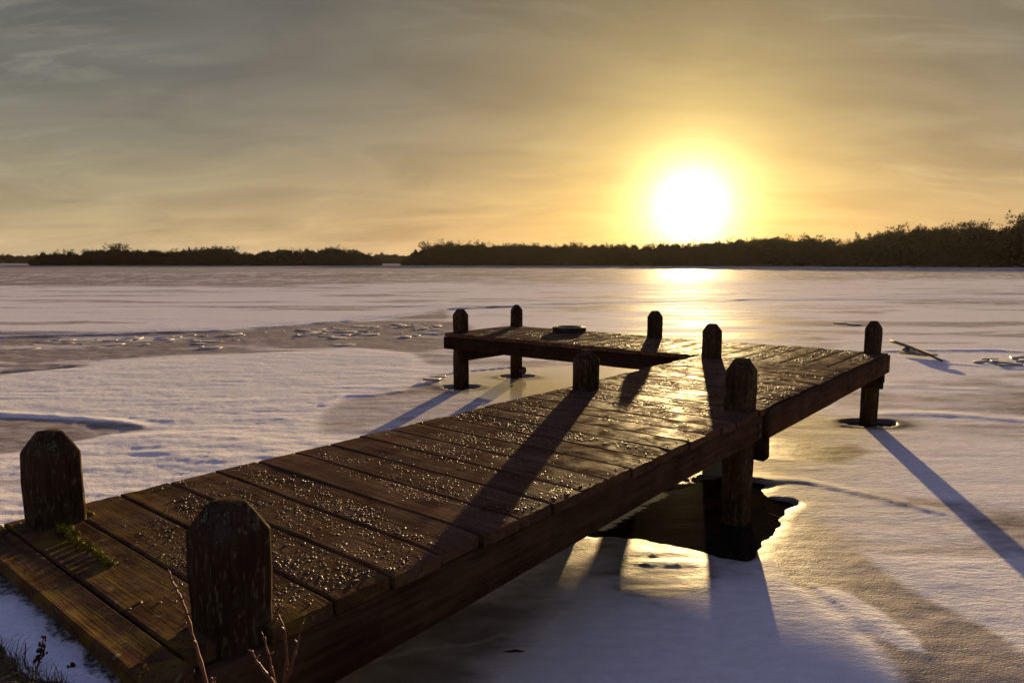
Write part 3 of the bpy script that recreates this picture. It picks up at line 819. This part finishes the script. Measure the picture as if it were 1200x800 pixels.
# knobbly dead weeds on the bank corner
def weed(name, label, pts_px, d, mat, seeds=True, r=.0026):
    mb = MB()
    for st in pts_px:
        P = [ray_at_d(u, v, d) for u, v in st]
        n = len(P); mb.tube(P, [r*(1-.6*i/n) for i in range(n)], 6)
        if seeds:
            for i in range(n-1):
                for k in range(5):
                    p = P[i].lerp(P[i+1], random.random())+Vector((random.gauss(0, .006), random.gauss(0, .006), random.gauss(0, .004)))
                    if i == 0 and k < 4: continue
                    rr = random.uniform(.0025, .0055)
                    mb.tube([p-Vector((0, 0, rr)), p, p+Vector((random.uniform(-.003, .003), 0, rr*1.2))], [rr*.4, rr, rr*.3], 6)
    o = mb.build(name, mat, None, False); tag(o, label, 'weed'); return o
def dist_to(u, v, z):
    x, y = gp(u, v, z); c, s = math.cos(PITCH), math.sin(PITCH); zz = -(v-400)/F; return y/(c+zz*s)
dW = dist_to(45, 800, .62)
weed('seed_weed', 'dark knobbly dead weed stem standing in the snow at the bottom left corner', [[(36, 812), (42, 790), (46, 772), (49, 757), (52, 744)], [(47, 776), (42, 768)], [(50, 768), (53, 755)]], dW, M['weed'])
weed('bent_weed', 'low dark weed with a bent seed head right of the tall knobbly weed', [[(52, 815), (66, 798), (76, 790), (82, 781), (84, 778)], [(76, 800), (82, 790), (84, 783)]], dW, M['weed'])
weed('bare_stalk', 'thin bare dark stalk left of the knobbly weed on the bank', [[(36, 815), (34, 795), (29, 775), (30, 752)]], dW, M['weed'], False, .002)
mb = MB(); dO = dist_to(168, 812, .66)-.03
P = [ray_at_d(u, v, dO) for u, v in ((170, 850), (168, 812), (167, 790), (165, 766))]
mb.tube(P, .0012, 5)
mb2 = MB()
for u, v in ((163, 768), (167, 776), (170, 779), (166, 788), (171, 790), (164, 792), (173, 784)):
    p = ray_at_d(u, v, dO-.004); s = random.uniform(.004, .007)
    ax = Vector((random.uniform(-1, 1), random.uniform(-1, 1), random.uniform(-1, 1))).normalized(); bx = ax.orthogonal().normalized(); cx = ax.cross(bx)
    mb2.add([tuple(p-bx*s), tuple(p+cx*s*.6+ax*.002), tuple(p+bx*s), tuple(p-cx*s*.6+ax*.002), tuple(p+ax*.004)], (), [(0, 1, 4), (1, 2, 4), (2, 3, 4), (3, 0, 4)])
r = empty('orange_weed', tuple(P[0])); tag(r, 'small dried plant with orange leaves in front of the first plank', 'weed')
o = mb.build('stem', M['weed'], r); o.location = -P[0]
o = mb2.build('leaf_cluster', M['weed_orange'], r); o.location = -P[0]
# dead grass on the corner of the bank
mb = MB()
for _ in range(520):
    b_ = random.uniform(-2.28, -1.70); a_ = .462+.14*(b_+2.19)-abs(random.gauss(0, .06))
    x, y = wxy(a_, b_); z = float(bank_h(x, y))-.004
    if bank_h(x, y) > .7: continue
    Lg = random.uniform(.02, .065); an = random.uniform(0, 6.28); le = random.uniform(.3, 1.1)
    dx, dy = math.cos(an)*Lg*le, math.sin(an)*Lg*le; w = .0011; px_, py_ = -math.sin(an)*w, math.cos(an)*w
    mb.add([(x-px_, y-py_, z), (x+px_, y+py_, z), (x+dx*.5+px_*.7, y+dy*.5+py_*.7, z+Lg*.62), (x+dx*.5-px_*.7, y+dy*.5-py_*.7, z+Lg*.62), (x+dx, y+dy, z+Lg*.72)], [(0, 1, 2, 3)], [(3, 2, 4)])
o = mb.build('dead_grass', M['grass']); tag(o, 'short dead grass poking through the snow at the bottom left corner', 'grass', kind='stuff')
# a small curled stem lying on the bank snow
x, y = gp(11, 734, .625)
mb = MB(); pts = [Vector((math.cos(t)*.012*1.5, math.sin(t)*.010, .006+.003*math.sin(t*2))) for t in np.linspace(0, 5.6, 16)]
mb.tube(pts, .0018, 6); o = mb.build('curled_stem', M['weed'], None, True, (x, y, .628)); tag(o, 'tiny dark curled stem lying on the bank snow', 'twig')

# ================================================================== LOOSE THINGS ON THE ICE
def slab(name, x, y, size, thick, tilt, rot, mat, label, cat, group=None, z=.0, asp=.6, sides=None):
    S = sides or random.randint(4, 6); an0 = random.uniform(0, 6)
    ring = []
    for k in range(S):
        an = an0+2*math.pi*(k+random.uniform(-.25, .25))/S; q = size*random.uniform(.75, 1.1)
        ring.append((q*math.cos(an), q*asp*math.sin(an)))
    V = [(p[0]*.97, p[1]*.97, 0) for p in ring]+[(p[0], p[1], thick*.8) for p in ring]+[(p[0]*.95, p[1]*.95, thick+random.uniform(-.15, .15)*thick) for p in ring]+[(0, 0, thick*1.02)]
    Q = [(i*S+k, i*S+(k+1) % S, (i+1)*S+(k+1) % S, (i+1)*S+k) for i in range(2) for k in range(S)]
    T = [(2*S+k, 2*S+(k+1) % S, 3*S) for k in range(S)]+[(0, S-1-k, S-2-k) for k in range(S-2)]
    o = mesh_np(name, V, [np.array(Q), np.array(T)], mat, loc=(x, y, z))
    o.rotation_euler = (tilt[0], tilt[1], rot); tag(o, label, cat, group); return o
fl = []
for i in range(120):
    t = random.random()
    u = -20+t*540 if i % 2 else random.uniform(350, 515)
    vc = np.interp(u, [0, 130, 250, 400, 500], [399, 395, 392, 383, 379]) + abs(random.gauss(0, 7))
    x, y = gp(u, vc)
    sz = .07+.30*random.random()**2
    slab('ice_floe', x, y, sz, random.uniform(.010, .022), (random.gauss(.02, .02), random.gauss(0, .03)), random.uniform(-3, 3), M['floe'],
         'broken thin ice slab frozen into the band of crushed ice left of the jetty', 'ice slab', 'broken ice slabs in the crushed band', z=-.004)
for (u, v, sz) in ((1148, 425, .16), (1160, 422, .20), (1172, 425, .22), (1184, 427, .18), (1196, 421, .26), (1204, 424, .22), (1178, 429, .15)):
    x, y = gp(u, v); slab('ice_floe', x, y, sz, .03, (random.gauss(.05, .05), random.gauss(0, .06)), random.uniform(-.5, .5), M['floe'], 'broken ice slab in the heap at the right edge beyond the stick', 'ice slab', 'ice slabs heaped at the right', z=.0)
for (u, v, sz) in ((985, 379, .20), (1000, 380.5, .26), (508, 446, .16), (516, 443, .12)):
    x, y = gp(u, v)
    lab = 'thin bright ice slab lying on the lake beyond the right end of the jetty' if u > 700 else 'small ice slab beside the pool under the jetty arm'
    slab('ice_floe', x, y, sz, .02, (.02, random.gauss(0, .04)), random.uniform(-.5, .5), M['floe'], lab, 'ice slab', 'bright ice slabs beyond the jetty' if u > 700 else 'ice slabs by the pool', z=.01)
# tilted plate of ice and the stick by it
x, y = gp(1074, 417)
V = [(-.22, .14, .0), (.04, -.20, .0), (.30, -.14, .0), (-.02, .26, .10), (-.21, .17, .035), (.05, -.16, .025), (.30, -.10, .03), (-.01, .29, .135)]
o = mesh_np('tilted_ice_plate', V, [np.array([[0, 1, 2, 3][::-1], [4, 5, 6, 7], [0, 1, 5, 4], [1, 2, 6, 5], [2, 3, 7, 6], [3, 0, 4, 7]])], M['slush'], loc=(x, y, .02))
tag(o, 'dark tilted plate of ice propped beside the stick right of the jetty', 'ice slab')
p0 = Vector((*gp(1043, 409), .16)); p1 = Vector((*gp(1104, 427), .06))
mb = MB(); n = 9
mb.tube([p0.lerp(p1, i/n)+Vector((random.uniform(-.012, .012), random.uniform(-.012, .012), .02*math.sin(i/n*3.1))) for i in range(n+1)], [.030-.012*i/n for i in range(n+1)], 7)
o = mb.build('stick', M['stick'], None, True); tag(o, 'long thin stick lying across the ice right of the jetty', 'stick')
# curved refrozen rim by the centre post
mb = MB(); x0, y0 = gp(882, 607)
pts = []
for t in np.linspace(-2.0, 1.5, 22):
    pts.append((x0+.20*math.cos(t), y0+.20*math.sin(t)*1.0, -.021))
mb.tube(pts, [.003+.008*math.sin(i/21*math.pi) for i in range(22)], 8)
o = mb.build('curved_ice_shard', M['slush'], None, True); tag(o, 'curved clear rim of ice in the open water beside the centre post', 'ice rim')
# leaf on the shaded snow
x, y = gp(605, 779)
mb = MB(); mb.add([(-.035, 0, .003), (0, .010, .012), (.04, .004, .006), (.012, -.010, .010), (-.06, .010, .001)], [(0, 3, 2, 1)], [(0, 1, 4)])
o = mb.build('dead_leaf', M['weed'], None, False, (x, y, .052)); tag(o, 'single dead leaf lying on the shaded snow beside the jetty', 'leaf')

# ================================================================== FAR WOODS
def polar(u, D):                  # a point on the ice at distance D (metres forward) under photo column u
    return ((u-600)/F*D/ math.cos(PITCH)*.995, D)
def top_h(v, D): return CAMZ+D*(306.7-v)/F*1.006
def tree_proto(seed, H=9.0, slim=1.0, dense=1.0):
    random.seed(seed)
    tb = MB(); cb = MB()
    tips = []
    def grow(p, d, L, r, lev):
        n = 4; P = [p]; dd = d.copy()
        for i in range(n):
            dd = (dd+Vector((random.gauss(0, .12), random.gauss(0, .12), random.gauss(.03, .08)))).normalized()
            P.append(P[-1]+dd*L/n)
        (tb if lev == 0 else cb).tube(P, [r*(1-.65*i/n) for i in range(n+1)], 5 if lev < 2 else 3, cap=False)
        if lev >= 3:
            tips.append((P[-1], dd)); return
        nk = (7, 5, 4)[lev]
        for k in range(nk):
            t = random.uniform(.35, 1.0) if lev else random.uniform(.28, 1.0)
            q = P[min(int(t*n), n-1)].lerp(P[min(int(t*n)+1, n)], t*n-int(t*n))
            an = random.uniform(0, 6.28); sp = random.uniform(.45, .95)*slim
            nd = (dd*1.0+Vector((math.cos(an), math.sin(an), random.uniform(-.1, .4)))*sp).normalized()
            grow(q, nd, L*random.uniform(.42, .62), r*.42, lev+1)
    grow(Vector((0, 0, -.3)), Vector((random.gauss(0, .05), random.gauss(0, .05), 1)), H*.72, H*.016, 0)
    for p, d in tips:
        for _ in range(int(7*dense)):
            dd = (d+Vector((random.gauss(0, .6), random.gauss(0, .6), random.gauss(.15, .5)))).normalized()
            L = random.uniform(.05, .11)*H; w = H*.0035*random.uniform(.6, 1.6)
            s = dd.orthogonal().normalized()*w; s2 = dd.cross(s).normalized()*w
            e = p+dd*L; q = p+Vector((random.gauss(0, .2), random.gauss(0, .2), random.gauss(0, .2)))*H*.03
            cb.add([tuple(q-s), tuple(q+s), tuple(e+s*.4), tuple(e-s*.4)], [(0, 1, 2, 3)])
    return tb, cb
protos = []
for i in range(7):
    tb, cb = tree_proto(100+i, 9.0, 1.0 if i % 3 else .7, 1.0 if i % 2 else 1.5)
    protos.append((tb, cb))
random.seed(5)
meshes = []
def tree(x, y, h, k, label, group, mat, name='bare_tree'):
    key = (k, mat.name)
    r = empty(name, (x, y, 0.0), random.uniform(0, 6.28)); s = h/9.6
    r.scale = (s*random.uniform(.9, 1.25), s*random.uniform(.9, 1.25), s)
    tag(r, label, 'tree', group)
    hit = next((q for q in meshes if q[0] == key), None)
    if not hit:
        t_ = protos[k][0].build('trunk', M['bark'], r, True); c_ = protos[k][1].build('crown', mat, r, False)
        meshes.append((key, t_, c_))
    else:
        for src in hit[1:]:
            c = src.copy(); c.parent = r; COL.objects.link(c)
    return r
def thicket(name, prof, D0, D1, depth, n, mat, label, frac, wmul=1.0):
    """undergrowth and massed far trunks and twigs of a wood: uncountable, one object"""
    us = np.array([p[0] for p in prof]); vs = np.array([p[1] for p in prof]); Ds = np.interp(us, [us[0], us[-1]], [D0, D1])
    u = rng.uniform(us[0], us[-1], n); D = np.interp(u, us, Ds)+rng.uniform(0, 1, n)**1.3*depth
    vt = np.interp(u, us, vs)+(fbm(u*.08, u*0, 4, 7)-.5)*9+(fbm(u*.35, u*0+3, 2, 9)-.5)*6
    Dfront = np.interp(u, us, Ds)
    ht = (CAMZ+Dfront*(306.7-vt)/F)*frac
    z = rng.uniform(0, 1, n)**.85*ht
    Lg = rng.uniform(.5, 1.5, n)*np.clip(D/300, .5, 2)*np.where(z > ht*.7, .8, 1.3); w = rng.uniform(.05, .16, n)*wmul*np.where(z > ht*.8, .7, 1.5)
    th = rng.normal(0, .9, n); x = (u-600)/F*D/math.cos(PITCH)*.995
    dx = np.sin(th)*Lg; dz = np.cos(th)*Lg; ca = np.cos(th)*w; sa = -np.sin(th)*w; dy = rng.normal(0, .4, n)
    V = np.zeros((n, 4, 3))
    V[:, 0] = np.stack([x-ca, D, z-sa], 1); V[:, 1] = np.stack([x+ca, D, z+sa], 1)
    V[:, 2] = np.stack([x+dx+ca*.5, D+dy, z+dz+sa*.5], 1); V[:, 3] = np.stack([x+dx-ca*.5, D+dy, z+dz-sa*.5], 1)
    V[:, :, 2] = np.maximum(V[:, :, 2], -.05)
    o = mesh_np(name, V.reshape(-1, 3), [np.arange(n*4).reshape(n, 4)], mat)
    tag(o, label, 'undergrowth', kind='stuff'); return o
ISL = [(40, 307), (55, 298), (70, 295), (90, 295), (120, 293), (143, 287), (160, 294), (180, 293), (200, 294), (240, 292), (260, 290), (300, 297), (330, 294), (370, 292), (395, 289), (420, 292), (435, 298), (447, 306)]
MAIN = [(474, 307), (485, 299), (500, 291), (520, 284), (560, 286), (600, 288), (640, 287), (700, 288), (760, 287), (800, 287), (850, 283), (900, 277), (940, 279), (965, 281), (975, 284), (985, 287), (1000, 279), (1030, 272), (1060, 267), (1085, 264), (1110, 265), (1150, 265), (1180, 261), (1200, 259), (1260, 254), (1340, 252)]
FARL = [(-120, 300), (0, 300), (30, 300), (60, 301), (200, 302)]
GAPF = [(380, 302), (440, 300), (450, 299), (470, 300), (485, 300), (560, 302)]
thicket('island_undergrowth', ISL, 300, 295, 30, 26000, M['crown_hazed'], 'massed undergrowth and bare twigs of the low wooded island left of the jetty', .86, 1.5)
thicket('shore_undergrowth', MAIN, 310, 178, 40, 120000, M['crown'], 'massed undergrowth and bare twigs of the long wood on the right shore', .90, 1.5)
thicket('distant_wood', FARL, 720, 720, 40, 9000, M['crown_hazed'], 'pale distant wood on the horizon at the left edge', .95, 4)
thicket('gap_wood', GAPF, 620, 600, 40, 9000, M['crown_hazed'], 'low distant wood seen through the gap between the island and the right shore', .95, 4)
def row(prof, D0, D1, n, mat, label, group, depth):
    us = [p[0] for p in prof]; vs = [p[1] for p in prof]
    for i in range(n):
        u = us[0]+(us[-1]-us[0])*(i+random.uniform(.1, .9))/n
        if u > 1235: continue
        Df = np.interp(u, [us[0], us[-1]], [D0, D1]); D = Df+random.uniform(0, depth)
        v = np.interp(u, us, vs)
        h = (CAMZ+Df*(306.7-v)/F)*random.uniform(.80, 1.03)*(.96 if u > 1000 else 1)
        tree((u-600)/F*D/math.cos(PITCH)*.995, D, max(h, 1.5), random.randrange(7), label, group, mat)
row(ISL, 302, 297, 85, M['crown_hazed'], 'bare winter tree in the low wooded island on the left horizon', 'bare trees on the wooded island', 22)
row(MAIN, 312, 180, 215, M['crown'], 'bare winter tree in the long dark wood along the right shore', 'bare trees along the right shore', 26)
def special(u, v, D, label, k, mat, grp):
    tree((u-600)/F*D/math.cos(PITCH)*.995, D, CAMZ+D*(306.7-v)/F, k, label, grp, mat)
special(143, 287, 303, 'tallest round crowned bare tree on the wooded island at left', 1, M['crown_hazed'], None)
special(503, 284, 306, 'rounded bare tree at the left end of the right shore wood', 5, M['crown'], None)
# low shore under the woods
def shore(name, u0, u1, D0, D1, back):
    n = 60; V = []
    for i in range(n+1):
        u = u0+(u1-u0)*i/n; D = D0+(D1-D0)*i/n+random.uniform(-1.5, 1.5)
        for dd, z in ((0, -.3), (1.5, .25), (4, .4), (back, .4), (back+3, -.3)):
            DD = D+dd; V.append(((u-600)/F*DD/math.cos(PITCH)*.995, DD, z+random.uniform(-.08, .08)))
    Q = [(i*5+k, (i+1)*5+k, (i+1)*5+k+1, i*5+k+1) for i in range(n) for k in range(4)]
    o = mesh_np(name, V, [np.array(Q)], M['soil'], smoothf=True); tag(o, kind='structure')
shore('island_shore', 38, 450, 299, 294, 34)
shore('far_shore', 472, 1400, 309, 168, 44)
shore('distant_shore', -140, 210, 716, 716, 50)
shore('distant_shore', 370, 570, 616, 600, 50)

# ================================================================== LIGHT, SKY, CAMERA
EXPO = 1.42
sun = bpy.data.lights.new('sun', 'SUN'); sun.energy = 5.0; sun.angle = R(.55); sun.color = (1, .69, .31)
so = bpy.data.objects.new('sun', sun); COL.objects.link(so)
so.rotation_euler = SUND.to_track_quat('Z', 'Y').to_euler(); so.location = (60, 240, 40)

w = bpy.data.worlds.new('World'); scene.world = w; w.use_nodes = True
nt = w.node_tree; L = nt.links
for n in list(nt.nodes): nt.nodes.remove(n)
out = nt.nodes.new('ShaderNodeOutputWorld'); bg = nt.nodes.new('ShaderNodeBackground'); L.new(bg.outputs[0], out.inputs['Surface'])
sky = nt.nodes.new('ShaderNodeTexSky'); sky.sky_type = 'NISHITA'; sky.sun_disc = False
sky.sun_elevation = SUN_EL; sky.sun_rotation = SUN_AZ; sky.air_density = 1.2; sky.dust_density = 3; sky.ozone_density = 1.5
tc = nt.nodes.new('ShaderNodeTexCoord'); dirv = tc.outputs['Generated']
nrm = nt.nodes.new('ShaderNodeVectorMath'); nrm.operation = 'NORMALIZE'; L.new(dirv, nrm.inputs[0]); dv = nrm.outputs[0]
sp = nt.nodes.new('ShaderNodeSeparateXYZ'); L.new(dv, sp.inputs[0])
elev = math_(nt, 'MULTIPLY', math_(nt, 'ARCSINE', sp.outputs[2]), 180/math.pi)       # degrees
dt = nt.nodes.new('ShaderNodeVectorMath'); dt.operation = 'DOT_PRODUCT'; L.new(dv, dt.inputs[0]); dt.inputs[1].default_value = SUND
ang = math_(nt, 'MULTIPLY', math_(nt, 'ARCCOSINE', math_(nt, 'MINIMUM', dt.outputs['Value'], .9999999)), 180/math.pi)
# thin high cloud on a flat layer
den = math_(nt, 'ADD', math_(nt, 'MAXIMUM', sp.outputs[2], 0.0), .20)
pl = nt.nodes.new('ShaderNodeCombineXYZ'); L.new(math_(nt, 'DIVIDE', sp.outputs[0], den), pl.inputs[0]); L.new(math_(nt, 'DIVIDE', sp.outputs[1], den), pl.inputs[1])
cl1 = noise(nt, mapping(nt, pl.outputs[0], (1.5, 2.6, 1), rot=(0, 0, R(32)), loc=(3.1, .6, 0)), 1.0, 6, .56, .7)
cl2 = noise(nt, mapping(nt, pl.outputs[0], (2.0, 6.5, 1), rot=(0, 0, R(38)), loc=(7.3, 2.0, 0)), 1.1, 6, .60, 1.0)
e01 = math_(nt, 'DIVIDE', elev, 90.0, True)
S = lambda r, g, b_: tuple(((c/255+.055)/1.055)**2.4 if c > 10 else c/255/12.92 for c in (r, g, b_))
base = ramp(nt, [(0, S(206, 178, 138)), (2/90, S(190, 165, 126)), (5/90, S(163, 147, 119)), (9/90, S(130, 123, 109)), (13/90, S(106, 103, 98)), (20/90, S(84, 84, 83)), (32/90, S(97, 97, 110)), (55/90, S(101, 105, 150)), (1, S(100, 106, 164))], e01).outputs[0]
def expo(scale, amp):
    return math_(nt, 'MULTIPLY', math_(nt, 'EXPONENT', math_(nt, 'MULTIPLY', ang, -1.0/scale)), amp)
def gau(scale, amp):
    q = math_(nt, 'DIVIDE', ang, scale); return math_(nt, 'MULTIPLY', math_(nt, 'EXPONENT', math_(nt, 'MULTIPLY', math_(nt, 'MULTIPLY', q, q), -1.0)), amp)
def scalec(fac, colr):
    n = nt.nodes.new('ShaderNodeMix'); n.data_type = 'RGBA'; n.blend_type = 'MULTIPLY'; n.inputs[0].default_value = 1
    n.inputs[6].default_value = (*colr, 1); L.new(fac, n.inputs[7]); return n.outputs[2]
def addc(a_, b_): return mixc(nt, 1.0, a_, b_, 'ADD')
cloud = ramp(nt, [(.28, (.76, .76, .79)), (.5, (.98, .98, .98)), (.72, (1.2, 1.19, 1.15))], cl1).outputs[0]
tint = ramp(nt, [(0, (1.05, .99, .88)), (.10, (1.07, .97, .93)), (.26, (.96, 1.0, 1.02)), (1, (1, 1, 1))], math_(nt, 'DIVIDE', ang, 180.0, True)).outputs[0]
skyc = mixc(nt, 1.0, mixc(nt, 1.0, base, tint, 'MULTIPLY'), cloud, 'MULTIPLY')
wmask = noise(nt, mapping(nt, pl.outputs[0], (.5, .8, 1), loc=(1.7, 4.1, 0)), 1.0, 2, .5)
wisp = math_(nt, 'MULTIPLY', ramp(nt, [(.50, (0, 0, 0)), (.78, (1, 1, 1))], cl2).outputs[0], ramp(nt, [(.45, (0, 0, 0)), (.65, (1, 1, 1))], wmask).outputs[0])
skyc = addc(skyc, mixc(nt, 1.0, wisp, (.11, .097, .07), 'MULTIPLY'))
veil = math_(nt, 'ADD', .68, math_(nt, 'MULTIPLY', cl1, .64))
g = addc(addc(scalec(expo(1.35, 12.0), (1, .80, .42)), scalec(gau(5.0, .12), (1, .80, .22))), scalec(math_(nt, 'MULTIPLY', expo(5.0, .50), veil), (1, .74, .07)))
g = addc(g, scalec(math_(nt, 'MULTIPLY', expo(13.0, .225), veil), (1, .765, .07)))
skyc = addc(skyc, g)
mul = nt.nodes.new('ShaderNodeVectorMath'); mul.operation = 'SCALE'; L.new(skyc, mul.inputs[0]); mul.inputs['Scale'].default_value = 1/2**EXPO
nis = nt.nodes.new('ShaderNodeVectorMath'); nis.operation = 'SCALE'; L.new(sky.outputs[0], nis.inputs[0]); nis.inputs['Scale'].default_value = .005
ad = nt.nodes.new('ShaderNodeVectorMath'); ad.operation = 'ADD'; L.new(mul.outputs[0], ad.inputs[0]); L.new(nis.outputs[0], ad.inputs[1])
L.new(ad.outputs[0], bg.inputs['Color']); bg.inputs['Strength'].default_value = 1.0

hz = bpy.data.materials.new('haze_air'); hz.use_nodes = True
for n in list(hz.node_tree.nodes): hz.node_tree.nodes.remove(n)
ho = hz.node_tree.nodes.new('ShaderNodeOutputMaterial'); hv = hz.node_tree.nodes.new('ShaderNodeVolumePrincipled')
hv.inputs['Color'].default_value = (.92, .88, .82, 1); hv.inputs['Density'].default_value = .00002; hv.inputs['Anisotropy'].default_value = .55
hz.node_tree.links.new(hv.outputs[0], ho.inputs['Volume'])
E_ = 1540.0; zt = 24.0
hv_ = [(x, y, z) for z in (-1.3, zt) for x, y in ((-E_, -E_), (E_, -E_), (E_, E_), (-E_, E_))]
o = mesh_np('haze', hv_, [np.array([[3, 2, 1, 0], [4, 5, 6, 7], [0, 1, 5, 4], [1, 2, 6, 5], [2, 3, 7, 6], [3, 0, 4, 7]])], hz); tag(o, kind='stuff')

for o in [root]+list(root.children): o['kind'] = 'thing'
cam = bpy.data.cameras.new('camera'); co = bpy.data.objects.new('camera', cam); COL.objects.link(co)
cam.sensor_width = 36; cam.lens = F/1200*36; cam.clip_start = .05; cam.clip_end = 6000
co.location = (0, 0, CAMZ); co.rotation_euler = (math.pi/2-PITCH, 0, 0)
scene.camera = co
vs = scene.view_settings; vs.view_transform = 'Standard'; vs.look = 'None'; vs.exposure = EXPO; vs.gamma = 1; vs.use_curve_mapping = False
scene.cycles.max_bounces = 6
